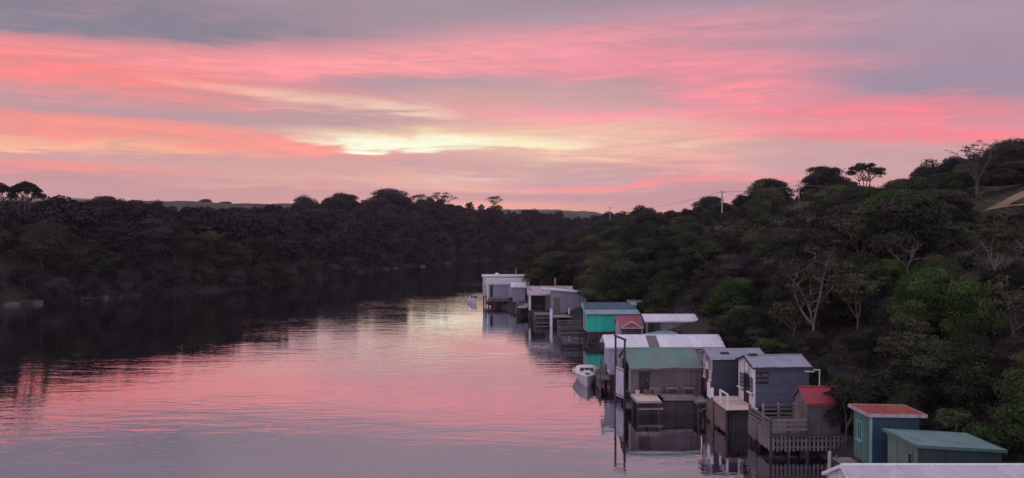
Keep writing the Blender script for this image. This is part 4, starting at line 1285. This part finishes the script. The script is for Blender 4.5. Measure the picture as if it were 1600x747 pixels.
make_bush('low1', 141, 1.9, 1.5, 13, .4, .13, 110, 'leaf_olive')
make_bush('round', 142, 2.6, 4.3, 26, .62, .15, 120, 'leaf_dark')

def make_umbrella(key, seed, R0, H, nst, lean, dens=70, crown_h=.32, size=.2, mat='leaf_dark', gap=0.0):
    """bare forked stems carrying a flat-bottomed dome"""
    rg = np.random.default_rng(seed); rr = random.Random(seed); mb = MB(); pads = []
    for i in range(18):
        az = i * 2.4; k = math.sqrt((i + .5) / 18)
        if rg.random() < gap: continue
        x, y = R0 * k * math.cos(az) + lean * .6, R0 * k * math.sin(az)
        z = H * (1 - crown_h) + H * crown_h * .82 * math.sqrt(max(0, 1 - k * k * .9)) * rg.uniform(.85, 1.05)
        z -= max(0, x / R0) * H * .10
        rad = R0 * rg.uniform(.26, .36); pads.append((x, y, z, rad, rad, rad * .42, float(rg.uniform(.2, .6))))
    for i in range(nst):
        q = (i + .5) / nst - .5
        base = (q * R0 * .55 - lean * .5, rr.uniform(-.3, .3), -.6); fork = (q * R0 * 1.0 + lean * .2, rr.uniform(-.5, .5), H * (1 - crown_h) * .86)
        limb(mb, base, fork, .15, .09, rr, 6, .08)
        for k in range(5):
            p = pads[(i * 4 + k * 3) % len(pads)]
            limb(mb, fork, (p[0], p[1], p[2]), .07, .02, rr, 4, .1, 5)
    Q, T = leaf_quads(pads, dens, size, rg)
    tm = mb.mesh('trunk'); tm.materials.append(MATS['bark_dark'])
    TREES[key] = (tm, leaf_mesh('crown', Q, T, mat))
make_umbrella('umbrella0', 201, 2.9, 6.0, 4, .9)
make_umbrella('umbrella1', 202, 3.2, 5.6, 3, -.6, gap=.15)
make_umbrella('umbrella2', 203, 3.6, 6.2, 5, .3, 42, .4, gap=.2)
make_umbrella('lacy0', 204, 3.4, 5.8, 6, 0, 16, .42, .2, gap=.25)
make_umbrella('lacy1', 205, 2.6, 5.2, 4, .4, 14, .42, .2, gap=.25)

def make_bare(key, seed, H, spread, twigs, mat, leaf=0, lmat='leaf_olive', trunk=.16, forks=4):
    """pale dead or thin-crowned tree: forking trunk, limbs, twigs"""
    rr = random.Random(seed); rg = np.random.default_rng(seed); mb = MB(); tips = []
    fork = Vector((rr.uniform(-.2, .2), 0, H * .28))
    limb(mb, (0, 0, -1.2), fork, trunk, trunk * .8, rr, 5, .06, 7)
    for i in range(forks):
        az = i * 2 * math.pi / forks + rr.uniform(-.5, .5); q = rr.uniform(.6, 1.0)
        end = Vector((math.cos(az) * spread * q, math.sin(az) * spread * q * .8, H * rr.uniform(.62, .98)))
        pts = limb(mb, fork, end, trunk * .62, trunk * .2, rr, 7, .16, 6)
        for k in range(twigs):
            p = pts[rr.randint(2, 6)]
            e = p + Vector((rr.uniform(-1, 1), rr.uniform(-1, 1), rr.uniform(-.1, .8))) * spread * .55
            qp = limb(mb, p, e, trunk * .26, .012, rr, 5, .2, 5); tips.append(qp[-1])
            for m in range(3):
                p2 = qp[rr.randint(1, 4)]; e2 = p2 + Vector((rr.uniform(-1, 1), rr.uniform(-1, 1), rr.uniform(-.2, .7))) * spread * .26
                limb(mb, p2, e2, .022, .008, rr, 3, .2, 4); tips.append(e2)
    tm = mb.mesh('trunk'); tm.materials.append(MATS[mat]); cm = None
    if leaf:
        pads = [(t.x, t.y, t.z, rr.uniform(.3, .6), rr.uniform(.3, .6), rr.uniform(.06, .14), rr.uniform(.5, 1)) for t in tips]
        Q, T = leaf_quads(pads, leaf, .12, rg); cm = leaf_mesh('crown', Q, T, lmat)
    TREES[key] = (tm, cm)
bark_mat('bark_white', (.29, .26, .245), (.12, .105, .10))
make_bare('bare_big', 301, 6.2, 3.2, 6, 'bark_white', 55, 'leaf_olive', .17, 5)
make_bare('dead0', 302, 4.6, 2.3, 4, 'bark_pale', 0, trunk=.11, forks=3)
make_bare('dead1', 303, 4.0, 1.7, 5, 'bark_grey', 20, 'leaf_olive', trunk=.075, forks=4)
make_bare('dead2', 304, 5.0, 2.0, 6, 'bark_grey', 45, 'leaf_olive', .085, 4)
make_bare('gum_thin', 305, 12.0, 3.2, 8, 'bark_grey', 26, 'leaf_brown', .26, 6)

def put_tree(key, x, y, scale, rz, name, label, cat='tree', group=None, lmat=None, z=None, sz=1.0, ry=0.0, bark=None):
    tm, cm = TREES[key]
    r = empty(name, (x, y, gz(x, y) if z is None else z), rz, scale)
    r.scale.z = scale * sz; r.rotation_euler[1] = ry
    tag(r, label, cat, group)
    for nm, me in (('trunk', tm), ('crown', cm)):
        if me is None: continue
        o = bpy.data.objects.new(nm, me); link(o, r)
        m = lmat if nm == 'crown' else bark
        if m:
            o.material_slots[0].link = 'OBJECT'; o.material_slots[0].material = MATS[m]
    return r

# ---- where the scattered trees stand
BACK = [(24, 27), (33, 24.6), (41, 22.6), (43, 21), (53, 21.4), (56, 20), (67, 19), (69, 20.2), (77, 21.5), (78, 21), (83, 20.3), (85, 16), (93, 16), (94, 18.2), (97, 18.2), (98, 13), (106, 12), (112, 11.6), (117, 10), (122, 4.6), (141, 4.6), (143, -9)]
def clear(x, y, m=1.6):
    return y > 142 or x > np.interp(y, [q[0] for q in BACK], [q[1] for q in BACK]) + m
def near_line(x, y, pts, w):
    for (x0, y0), (x1, y1) in zip(pts[:-1], pts[1:]):
        d = Vector((x1 - x0, y1 - y0)); t = max(0, min(1, ((x - x0) * d.x + (y - y0) * d.y) / d.length_squared))
        if math.hypot(x - x0 - d.x * t, y - y0 - d.y * t) < w: return True
    return False
def poisson(xr, yr, spacing, rg, accept):
    out, cell = [], {}
    n = int((xr[1] - xr[0]) * (yr[1] - yr[0]) / spacing ** 2 * 9)
    X = rg.uniform(*xr, n); Y = rg.uniform(*yr, n)
    s, left = shore(np.stack([X, Y], 1))
    for x, y, d, l in zip(X, Y, s, left):
        sp = spacing * accept(x, y, d, l)
        if sp <= 0: continue
        k = (int(x // 8), int(y // 8)); ok = True
        for i in range(-1, 2):
            for j in range(-1, 2):
                for px, py in cell.get((k[0] + i, k[1] + j), ()):
                    if (px - x) ** 2 + (py - y) ** 2 < sp * sp: ok = False
        if ok: cell.setdefault(k, []).append((x, y)); out.append((x, y, d, l))
    return out
def in_view(x, y, m=90):
    if y < 18: return False
    px, _ = project(x, y, 5); return -m < px < 1600 + m
def open_slope(x, y, d):
    px = 800 + FPX * x / y
    return px > 1486 and 76 < y < 106 and d < 70   # open slope with the dirt road
def acc(x, y, d, left):
    if d < (-.3 if left else .6) or not in_view(x, y): return 0
    if left:
        if d > 130: return 0
        return .86 if d < 22 else 1.15 if d < 40 else 1.9
    if d > (75 if x / y < .55 else 105) or not clear(x, y, .9 if y < 60 else .5) or open_slope(x, y, d): return 0
    return .92 if d < 45 else 1.4
sites = poisson((-210, 190), (24, 430), 4.3, np.random.default_rng(77), acc)
right = sorted([q for q in sites if not q[3]], key=lambda q: math.hypot(q[0], q[1]))
left = sorted([q for q in sites if q[3]], key=lambda q: q[2] * 2 + math.hypot(q[0], q[1]) * .3)

def treeline_cap(px):
    """highest a scattered tree may reach, as picture height of the skyline at that bearing"""
    xs = [-100, 0, 60, 100, 200, 240, 300, 440, 520, 580, 640, 700, 760, 800, 880, 950, 1000, 1060, 1100, 1150, 1200, 1250, 1300, 1360, 1400, 1450, 1490, 1520, 1560, 1600, 1700]
    ys = [318, 320, 322, 316, 317, 323, 329, 327, 321, 317, 312, 319, 321, 329, 338, 336, 334, 334, 328, 318, 308, 308, 294, 290, 288, 276, 264, 256, 246, 240, 232]
    return np.interp(px, xs, ys)
KEEP = [(1272, 58, 58, 516), (1420, 66, 30, 408), (1098, 92, 20, 452), (1326, 43.2, 30, 625), (1502, 52, 26, 520), (1232, 72, 18, 420), (1527, 104, 20, 350), (1450, 54, 46, 455), (1514, 51, 36, 475), (1150, 77, 30, 480), (1572, 77, 26, 400)]
def fit(x, y, H, s):
    """shrink a tree so that the wood keeps the height it has against the sky"""
    z = gz(x, y); px, _ = project(x, y, z)
    cap = treeline_cap(px) + 7 * math.sin(x * 1.7 + y * 2.3)
    if abs(px - 1128) < 52 and y < 159: cap = 362              # the wood dips in front of the poles
    if abs(px - 1248) < 52 and y < 155: cap = 354
    if px > 1470 and 50 < y < 76: cap = max(cap, 392 + (76 - y))
    for qx, qy, hw, qc in KEEP:                                # trees picked out one by one stay in view
        if abs(px - qx) < hw + 1400 / y and y < qy + 2.5: cap = max(cap, qc)
    top = CAM_Z + (HORIZON - cap) * y / FPX
    return min(s, (top - z) / H) if top > z else 0
HB = [5.0, 5.6, 5.4, 5.2, 6.3, 4.4, 4.8, 5.8]
ZONES = [('behind the nearest green sheds', 0, 44), ('behind the slate blue shed', 44, 58),
         ('behind the long white roof', 58, 78), ('behind the maroon and teal sheds', 78, 104),
         ('behind the far boat sheds', 104, 150), ('at the far right bank end', 150, 600)]
rt = random.Random(42); rest = []
n_right = 0
for x, y, d, _ in right:
    i = rt.randrange(8); s = rt.uniform(.72, 1.35) * (1.0 if d > 5 else .66)
    if y < 66 and project(x, y, 8)[0] > 1440: s *= .8
    if d > 45: s *= 1.25
    s = fit(x, y, HB[i], s)
    if s < .3: rest.append((x, y, .3, i, 0)); continue
    if n_right >= 225: rest.append((x, y, s, i, 0)); continue
    n_right += 1
    u = rt.random(); lm = 'leaf_olive' if u < .45 else 'leaf_brown' if u < .68 else 'leaf_dark' if u < .92 else 'leaf_green'
    zn = next(k for k in ZONES if k[1] <= y < k[2])[0]
    kind = {'leaf_olive': 'olive green', 'leaf_brown': 'brownish', 'leaf_dark': 'dark', 'leaf_green': 'green'}[lm]
    kind = ('small ' if s < .78 else 'large ' if s > 1.12 else '') + kind
    zn = ('at the foot of the slope ' if d < 9 else 'halfway up the slope ' if d < 26 else 'high up the slope ') + zn
    put_tree('bush%d' % i, x, y, s, rt.uniform(0, 6.28), 'bush_tree', '%s tree %s' % (kind, zn), 'tree', '%s trees %s' % (kind, zn), lm, sz=rt.uniform(.85, 1.12))
n_left = 0
for x, y, d, _ in left:
    i = rt.randrange(8); s = rt.uniform(.8, 1.75) * (1.0 if d > 4 else .7)
    s = fit(x, y, HB[i], s * (1.15 if d > 25 else 1.0))
    if s < .3: continue
    if n_left >= 42 or d > 16: rest.append((x, y, s, i, 1)); continue
    n_left += 1
    lm = 'leaf_brown' if rt.random() < .5 else 'leaf_dark'
    px = project(x, y, 2)[0]; wz = 'below the umbrella trees' if px < 130 else 'below the low broad skyline tree' if px < 330 else 'below the three domed trees' if px < 640 else 'near the river bend'
    kind = ('small ' if s < .85 else 'large ' if s > 1.1 else '') + ('brownish' if lm == 'leaf_brown' else 'dark')
    put_tree('bush%d' % i, x, y, s, rt.uniform(0, 6.28), 'bush_tree', '%s tree at the left water edge %s' % (kind, wz), 'tree', '%s left bank trees %s' % (kind, wz), lm)
print('trees', n_right, n_left, 'rest', len(rest))

def build_wood(items, name, label, mat, seed, dens, size):
    rg = np.random.default_rng(seed); QQ, TT = [], []
    protos = []
    for i in range(8):
        for v in range(2):
            g2 = np.random.default_rng(900 + i * 2 + v)
            protos.append((leaf_quads(bush_pads(g2, [2.9, 3.3, 2.6, 3.6, 3.0, 2.4, 3.2, 2.8][i], HB[i], npad=11, flat=.66), dens, size, g2, .6)))
    for x, y, s, i, _ in items:
        Q, T = protos[i * 2 + rg.integers(2)]
        a = rg.uniform(0, 6.28); c, sn = math.cos(a) * s, math.sin(a) * s
        M = np.array([[c, sn, 0], [-sn, c, 0], [0, 0, s * rg.uniform(.9, 1.1)]])
        QQ.append((Q @ M + np.array([x, y, gz(x, y)])).astype(np.float32)); TT.append(np.clip(T + rg.normal() * .16, 0, 1))
    Q = np.concatenate(QQ); T = np.concatenate(TT)
    print(name, len(Q), 'quads')
    tag(link(bpy.data.objects.new(name, leaf_mesh(name, Q, T, mat))), label, 'wood', kind='stuff')
build_wood([q for q in rest if q[4]], 'wood', 'dark wood covering the high left bank of the river', 'leaf_brown', 5, 14.5, .33)
build_wood([q for q in rest if not q[4]], 'wood', 'dark wood along the far part of the right bank', 'leaf_olive', 6, 9.5, .40)

# ---- undergrowth that covers the ground between the trunks
def undergrowth(name, label, xr, yr, spacing, ok, per, size, mat, seed, hr=(.25, .7)):
    rg = np.random.default_rng(seed); pads = []
    for x, y, d, l in poisson(xr, yr, spacing, rg, ok):
        r = rg.uniform(.6, 1.25) * spacing * .62
        pads.append((x, y, gz(x, y) + .1, r, r * rg.uniform(.7, 1.2), rg.uniform(*hr), float(np.clip(rg.normal(.4, .2), 0, 1))))
    Q, T = leaf_quads(pads, per, size, rg)
    print(name, len(Q), 'quads')
    tag(link(bpy.data.objects.new(name, leaf_mesh(name, Q, T, mat))), label, 'undergrowth', kind='stuff')
def ok_right(x, y, d, l):
    if l or d < .3 or d > 62 or not in_view(x, y, 60): return 0
    if x / y > .62 and 77 < y < 101: return 0
    if open_slope(x, y, d): return 1.15 if not near_line(x, y, ROAD, 4.5) and not near_line(x, y, SPUR, 4) and not near_line(x, y, TRACK, 2.2) else 0
    return .85 if clear(x, y, -.6) else 0
undergrowth('undergrowth', 'low dark scrub between the trees on the right bank', (-5, 75), (24, 150), 1.6, ok_right, 30, .17, 'leaf_dark', 51, (.4, 1.1))
undergrowth('undergrowth', 'low dark scrub between the trees on the left bank', (-150, 20), (60, 420), 3.0, lambda x, y, d, l: 1.0 if l and -.4 < d < 26 and in_view(x, y, 60) else 0, 11, .34, 'leaf_brown', 52, (.9, 2.0))

leaf_mat('dry_grass', (.05, .05, .024), (.10, .09, .045), (.19, .16, .085))
def grass():
    rg = np.random.default_rng(8); pads = []
    while len(pads) < 4200:
        Y = rg.uniform(64, 108); x = (rg.uniform(1470, 1680) - 800) / FPX * Y
        if near_line(x, Y, ROAD, rg.uniform(.5, 2.2)) or near_line(x, Y, SPUR, rg.uniform(.6, 2.4)) or near_line(x, Y, TRACK, rg.uniform(.3, 1.2)): continue
        pads.append((x, Y, gz(x, Y) + .02, .35, .35, .22, float(np.clip(rg.normal(.45, .25), 0, 1))))
    Q, T = leaf_quads(pads, 24, .14, rg, .18)
    tag(link(bpy.data.objects.new('grass', leaf_mesh('grass', Q, T, 'dry_grass'))), 'dry tussock grass on the open slope by the dirt road', 'grass', kind='stuff')
grass()

# ---- trees that stand out one by one
def px_x(px, Y): return (px - 800) / FPX * Y
def single(key, px, Y, top_y, width_px, H, Rr, label, lmat=None, rz=0.0, name='tree', base_z=None, ry=0.0, bark=None):
    """a tree whose crown top and width are known from the picture and whose distance is Y"""
    x = px_x(px, Y); z = gz(x, Y) - .1 if base_z is None else base_z
    zt = CAM_Z + (HORIZON - top_y) * Y / FPX
    s = width_px * Y / FPX / 2 / Rr; sz = (zt - z) / (H * s)
    return put_tree(key, x, Y, s, rz, name, label, 'tree', None, lmat, z=z, sz=sz, ry=ry, bark=bark)
# right skyline
single('bush4', 1203, 186, 277, 80, 6.3, 3.2, 'big dark domed tree on the skyline between the two nearest utility poles', 'leaf_dark', .4, 'skyline_tree')
single('bush1', 1288, 182, 259, 72, 5.6, 3.4, 'big clumpy dark tree on the skyline right of the second utility pole', 'leaf_dark', 1.1, 'skyline_tree')
single('umbrella2', 1352, 178, 254, 62, 6.2, 4.2, 'flat-topped skyline tree with sky showing between its bare stems', 'leaf_dark', .3, 'skyline_tree')
single('bush6', 1110, 190, 306, 58, 4.8, 3.4, 'low dark rounded tree on the skyline behind the first utility pole', 'leaf_dark', 2.0, 'skyline_tree')
single('bush2', 1160, 196, 303, 40, 5.4, 2.8, 'small domed tree on the skyline just left of the big domed tree', 'leaf_dark', 2.0, 'skyline_tree')
single('bush3', 1005, 250, 322, 56, 5.2, 3.8, 'wide low tree on the skyline where the right bank begins to rise', 'leaf_dark', 2.0, 'skyline_tree')
single('bush5', 1448, 150, 254, 60, 4.4, 2.6, 'dark rounded tree on the skyline left of the tall thin gum', 'leaf_dark', 2.6, 'skyline_tree')
single('bush7', 1490, 135, 240, 60, 5.8, 3.0, 'dark leaning tree on the skyline close to the tall thin gum', 'leaf_dark', .6, 'skyline_tree')
single('gum_thin', 1527, 104, 212, 74, 12, 3.8, 'tall thin-crowned gum with bare grey trunk beside the dirt road', 'leaf_brown', .5, 'gum_tree')
single('bush4', 1576, 124, 216, 100, 6.3, 3.2, 'largest dark tree on the right skyline behind the dirt road', 'leaf_dark', 3.5, 'skyline_tree')
single('bush1', 1640, 126, 212, 100, 5.6, 3.4, 'dark tree cut by the right edge of the picture on the skyline', 'leaf_dark', 1.5, 'skyline_tree')
single('round', 1572, 77, 355, 62, 4.3, 2.7, 'round dark bush alone on the open slope below the dirt road', 'leaf_dark', .2, 'round_bush')
single('round', 1607, 92, 325, 44, 4.3, 2.7, 'round dark bush at the right edge of the picture beside the road', 'leaf_dark', 1.2, 'round_bush')
single('bush3', 1450, 54, 412, 110, 5.2, 3.9, 'bright green leafy tree on the right slope below the pale dead branches', 'leaf_green', .9, 'leafy_tree')
single('bush0', 1514, 51, 440, 90, 5.0, 3.1, 'second bright green tree right of the first, low on the slope', 'leaf_green', 2.9, 'leafy_tree')
single('bush6', 1150, 77, 432, 70, 4.8, 3.5, 'yellowish olive tree on the slope above the mauve shed', 'leaf_green', .2, 'leafy_tree')
# pale bare trees
single('bare_big', 1272, 58, 400, 92, 6.2, 2.9, 'pale-limbed spreading tree with thin crown above the slate blue shed', 'leaf_olive', .9, 'bare_tree')
single('dead0', 1420, 66.0, 366, 84, 4.6, 2.6, 'pale dead tree with crooked bare limbs high on the right slope', None, 2.1, 'bare_tree')
single('dead1', 1098, 92, 418, 44, 4.0, 2.0, 'twiggy grey dead tree above the pale roofed mauve shed', None, .5, 'bare_tree')
single('dead2', 1326, 43.2, 574, 78, 5.0, 2.3, 'grey twiggy tree leaning over the outhouse roof', 'leaf_dark', .2, 'bare_tree')
single('dead1', 1502, 52, 488, 60, 4.0, 2.0, 'pale twiggy dead tree low on the right slope near the picture edge', None, 2.5, 'bare_tree', bark='bark_pale')
single('dead0', 1232, 72, 392, 40, 4.6, 2.6, 'thin dead tree with forked pale top left of the spreading pale tree', None, .3, 'bare_tree')
put_tree('bush5', 20.1, 44.4, .60, .4, 'bush_tree', 'dark bush hanging over the back of the outhouse roof', 'tree', None, 'leaf_dark')
put_tree('bush0', 24.6, 45.0, .78, 1.4, 'bush_tree', 'dark bush directly behind the red-roofed sage green shed', 'tree', None, 'leaf_dark')
put_tree('low0', 18.6, 66.2, 1.1, .4, 'bush_tree', 'leafy bush spilling over the rear end of the long white roof', 'tree', None, 'leaf_dark', z=2.6)
# left skyline
single('umbrella0', 40, 152, 282, 48, 6.0, 3.4, 'lone umbrella-shaped tree on bare leaning stems at the far left skyline', 'leaf_dark', 0, 'umbrella_tree')
single('umbrella1', 2, 156, 286, 48, 5.6, 3.6, 'umbrella-shaped tree cut by the left edge of the picture', 'leaf_dark', .2, 'umbrella_tree')
single('bush6', 166, 175, 305, 60, 4.8, 3.4, 'low broad tree on the left skyline right of the umbrella trees', 'leaf_brown', .2, 'skyline_tree')
single('bush2', 246, 190, 312, 36, 5.4, 2.8, 'small bushy tree on the left skyline in front of the pasture hill', 'leaf_brown', .2, 'skyline_tree')
single('bush0', 475, 285, 307, 46, 5.0, 3.0, 'first dark domed tree of three on the skyline left of the bend', 'leaf_brown', .9, 'skyline_tree')
single('bush3', 535, 300, 302, 72, 5.2, 3.8, 'wide domed tree in the middle of three on the skyline left of the bend', 'leaf_brown', 1.9, 'skyline_tree')
single('bush4', 608, 345, 293, 74, 6.3, 3.2, 'tallest domed tree on the skyline left of the bend', 'leaf_brown', .3, 'skyline_tree')
single('lacy0', 693, 400, 300, 48, 5.8, 4.0, 'open lacy tree on the skyline with sky showing through its limbs', 'leaf_brown', .3, 'skyline_tree')
single('lacy1', 655, 380, 302, 40, 5.2, 3.0, 'thin lacy tree beside the tallest domed tree on the skyline', 'leaf_brown', .3, 'skyline_tree')
single('lacy1', 772, 420, 305, 30, 5.2, 3.0, 'small lacy tree on the skyline above the river bend', 'leaf_brown', 1.3, 'skyline_tree')
for px, ty, wd, lb in ((321, 311, 20, 'windblown tree alone on the far pasture hill'), (352, 315, 22, 'low clump of trees on the far pasture hill crest'), (296, 317, 14, 'tiny tree on the far pasture hill left of the windblown one')):
    single('bush3', px, 840, ty, wd, 5.2, 3.8, lb, 'leaf_dark', .4, 'hill_tree')

for k, (px, Y, key, sc, bk, lb) in enumerate((
    (1122, 100, 'dead2', 1.5, 'bark_grey', 'grey twiggy dead tree halfway up the slope below the first utility pole'),
    (1182, 96, 'dead1', 1.7, 'bark_grey', 'dead grey tree poking out of the slope between the two utility poles'),
    (1215, 78, 'dead1', 1.5, 'bark_pale', 'small pale dead tree left of the big spreading pale tree'),
    (1345, 74, 'dead2', 1.5, 'bark_pale', 'pale twiggy tree halfway up the slope right of the spreading pale tree'),
    (1378, 82, 'dead0', 1.5, 'bark_grey', 'grey dead tree left of the crooked dead tree on the right slope'),
    (1446, 72, 'dead1', 1.7, 'bark_pale', 'pale dead tree right of the crooked dead tree on the right slope'),
    (1340, 57, 'dead2', 1.35, 'bark_grey', 'thin grey dead tree in the scrub above the outhouse'),
    (1238, 60, 'dead1', 1.4, 'bark_grey', 'thin grey dead tree close behind the slate blue shed'),
    (1555, 58, 'dead2', 1.4, 'bark_pale', 'pale twiggy tree near the right picture edge below the round bush'),
    (1590, 47, 'dead1', 1.5, 'bark_grey', 'grey dead branches low at the right picture edge'),
    (1420, 45, 'dead2', 1.2, 'bark_grey', 'grey twiggy tree in the dark scrub above the green shed roof'),
    (1052, 120, 'dead1', 1.8, 'bark_grey', 'grey dead tree on the slope above the pale roofed shed'),
    (985, 140, 'dead2', 1.6, 'bark_grey', 'grey dead tree above the far boat sheds'),
    (1300, 110, 'dead0', 1.7, 'bark_grey', 'weathered dead tree high on the slope right of the second pole'),
    (1200, 130, 'dead1', 1.9, 'bark_grey', 'dead grey tree high on the slope under the big domed tree'),
    (120, 146, 'dead1', 2.0, 'bark_grey', 'grey dead tree on the left bank right of the umbrella trees'),
    (330, 172, 'dead2', 1.8, 'bark_grey', 'grey dead tree low on the left bank left of centre'))):
    put_tree(key, px_x(px, Y), Y, sc * .74, k * 1.3, 'bare_tree', lb, 'tree', None, 'leaf_olive', bark=bk, sz=1.2)
rs = random.Random(15)
for k in range(46):
    y = 30 + k * 2.05 + rs.uniform(-.8, .8)
    x = float(np.interp(y, [q[0] for q in BACK], [q[1] for q in BACK])) + rs.uniform(-.2, 1.6)
    zn = next(q for q in ZONES if q[1] <= y < q[2])[0]
    put_tree(rs.choice(['low0', 'low1', 'bush5']), x, y, rs.uniform(.55, 1.0) * (.55 if rs.random() < .3 else 1), rs.uniform(0, 6), 'shrub', 'low dark shrub growing close %s' % zn, 'shrub', 'shrubs close %s' % zn, rs.choice(['leaf_dark', 'leaf_olive', 'leaf_dark', 'leaf_green']))
for k in range(34):
    Y = rs.uniform(66, 104); px = rs.uniform(1480, 1640); x = px_x(px, Y)
    if px > 1522 and 74 < Y < 101: continue
    if near_line(x, Y, ROAD, 3.6) or near_line(x, Y, SPUR, 3.2) or near_line(x, Y, TRACK, 2.0): continue
    put_tree(rs.choice(['low0', 'low1']), x, Y, rs.uniform(.5, 1.1), rs.uniform(0, 6), 'shrub', 'low scrubby shrub on the open slope near the dirt road', 'shrub', 'shrubs on the open slope', rs.choice(['leaf_dark', 'leaf_olive', 'leaf_brown']))

# ------------------------------------------------------------------ utility poles and wires
def utility_pole(px, Y, top_y, label, arm=True, r=.16):
    x = px_x(px, Y); z = gz(x, Y); zt = CAM_Z + (HORIZON - top_y) * Y / FPX
    o = tag(empty('utility_pole', (x, Y, z)), label, 'utility pole'); H = zt - z
    MB().tube([(0, 0, -.8), (0, 0, H * .5), (0, 0, H)], [r, r * .9, r * .75], 8).build('pole', 'pole_grey', o)
    if arm:
        MB().beam((-.9, -.12, H - .5), (.9, -.12, H - .5), .1, .12).build('crossarm', 'pole_grey', o)
        for q in (-.8, 0, .8): MB().tube([(q, -.12, H - .44), (q, -.12, H - .25)], [.06, .04], 6).build('insulator', 'white', o)
        MB().box(-.12, .12, -.3, -.15, H * .72, H * .72 + .5).build('fuse_box', 'steel', o)
    return Vector((x, Y - .12, zt - .25))
p1 = utility_pole(1128, 160, 297, 'pale wooden utility pole nearest the river bend, in front of the skyline')
p2 = utility_pole(1248, 156, 287, 'pale wooden utility pole left of the clumpy skyline tree')
p3 = utility_pole(953, 330, 323, 'small distant utility pole above the far end of the right bank', r=.16)
p4 = Vector((92, 118, 20.6))
def wire(a, b, sag, label, off=0.0):
    o = tag(empty('power_line', a), label, 'wire'); d = b - a
    MB().tube([d * t + Vector((0, 0, -4 * sag * t * (1 - t))) for t in np.linspace(0, 1, 17)], [.035] * 17, 5).build('cable', 'steel', o)
wire(p1, p2, .5, 'power line between the two nearer utility poles')
wire(p2, p4, 1.0, 'power line running from the second pole to the right picture edge')
wire(p1, p3, 2.0, 'power line running down to the small distant pole')

# ------------------------------------------------------------------ rocks along the left water edge
def rock_mesh(seed, fl):
    rr = random.Random(seed); mb = MB(); n, m = 9, 5
    ph = [rr.uniform(0, 6.28) for _ in range(6)]
    for j in range(m):
        e = -math.pi / 2 + math.pi * (j + .5) / m
        for i in range(n):
            a = 2 * math.pi * i / n
            k = 1 + .22 * math.sin(3 * a + ph[0] + j) + .15 * math.sin(5 * a + ph[1]) + .12 * math.sin(2 * e * 2 + ph[2] + a)
            mb.v.append((k * math.cos(e) ** .7 * math.cos(a), k * math.cos(e) ** .7 * math.sin(a) * .7, fl * (math.copysign(abs(math.sin(e)) ** .6, e) + .12 * math.sin(4 * a + ph[3]))))
    for j in range(m - 1):
        for i in range(n):
            mb.f.append((j * n + i, j * n + (i + 1) % n, (j + 1) * n + (i + 1) % n, (j + 1) * n + i))
    mb.f.append(tuple(range(n))[::-1]); mb.f.append(tuple((m - 1) * n + i for i in range(n)))
    me = mb.mesh('rock'); me.materials.append(MATS['limestone']); return me
ROCKS = [rock_mesh(k, f) for k, f in ((1, .35), (2, .5), (3, .28), (4, .42))]
rr = random.Random(77)
spots = [(18, 478, 2.6), (50, 473, 3.2), (75, 468, 2.2), (92, 466, 1.6), (160, 463, 2.4), (185, 461, 1.5), (232, 457, 3.0), (262, 455, 2.0), (300, 453, 1.5), (345, 449, 1.4), (398, 441, 2.6), (412, 439, 1.6), (470, 437, 1.8), (520, 432, 2.0), (575, 424, 3.2), (600, 422, 3.4), (618, 421, 1.8), (660, 418, 1.6), (700, 413, 2.0)]
for k, (px, py, sc) in enumerate(spots):
    p = at(px, py, 0.0)
    for t in np.linspace(0, 12, 49):                      # walk to the real water edge along this bearing
        q = p + Vector((p.x, p.y, 0)).normalized() * (t - 5)
        if gz(q.x, q.y) > .02: break
    o = bpy.data.objects.new('rock', ROCKS[k % 4]); o.location = (q.x, q.y, .1); o.scale = (sc * .62, sc * .55, sc * .5); o.rotation_euler = (0, 0, rr.uniform(-.5, .5))
    where = 'under the umbrella trees' if px < 110 else 'left of centre under the low broad tree' if px < 320 else 'below the three domed trees' if px < 560 else 'near the river bend'
    tag(link(o), 'pale limestone ledge at the left water edge %s' % where, 'rock', 'limestone ledges %s' % where)

# ------------------------------------------------------------------ evening air
hz = MB().box(-1560, 1560, -200, 2360, -4.0, 72)
haze = hz.build('haze', 'white'); tag(haze, kind='stuff')
hm = bpy.data.materials.new('evening_haze'); hm.use_nodes = True; hm.node_tree.nodes.clear()
ho = hm.node_tree.nodes.new('ShaderNodeOutputMaterial'); hv = hm.node_tree.nodes.new('ShaderNodeVolumePrincipled')
hv.inputs['Color'].default_value = (.86, .80, .90, 1); hv.inputs['Density'].default_value = .00013
hm.node_tree.links.new(hv.outputs[0], ho.inputs['Volume'])
haze.data.materials[0] = hm
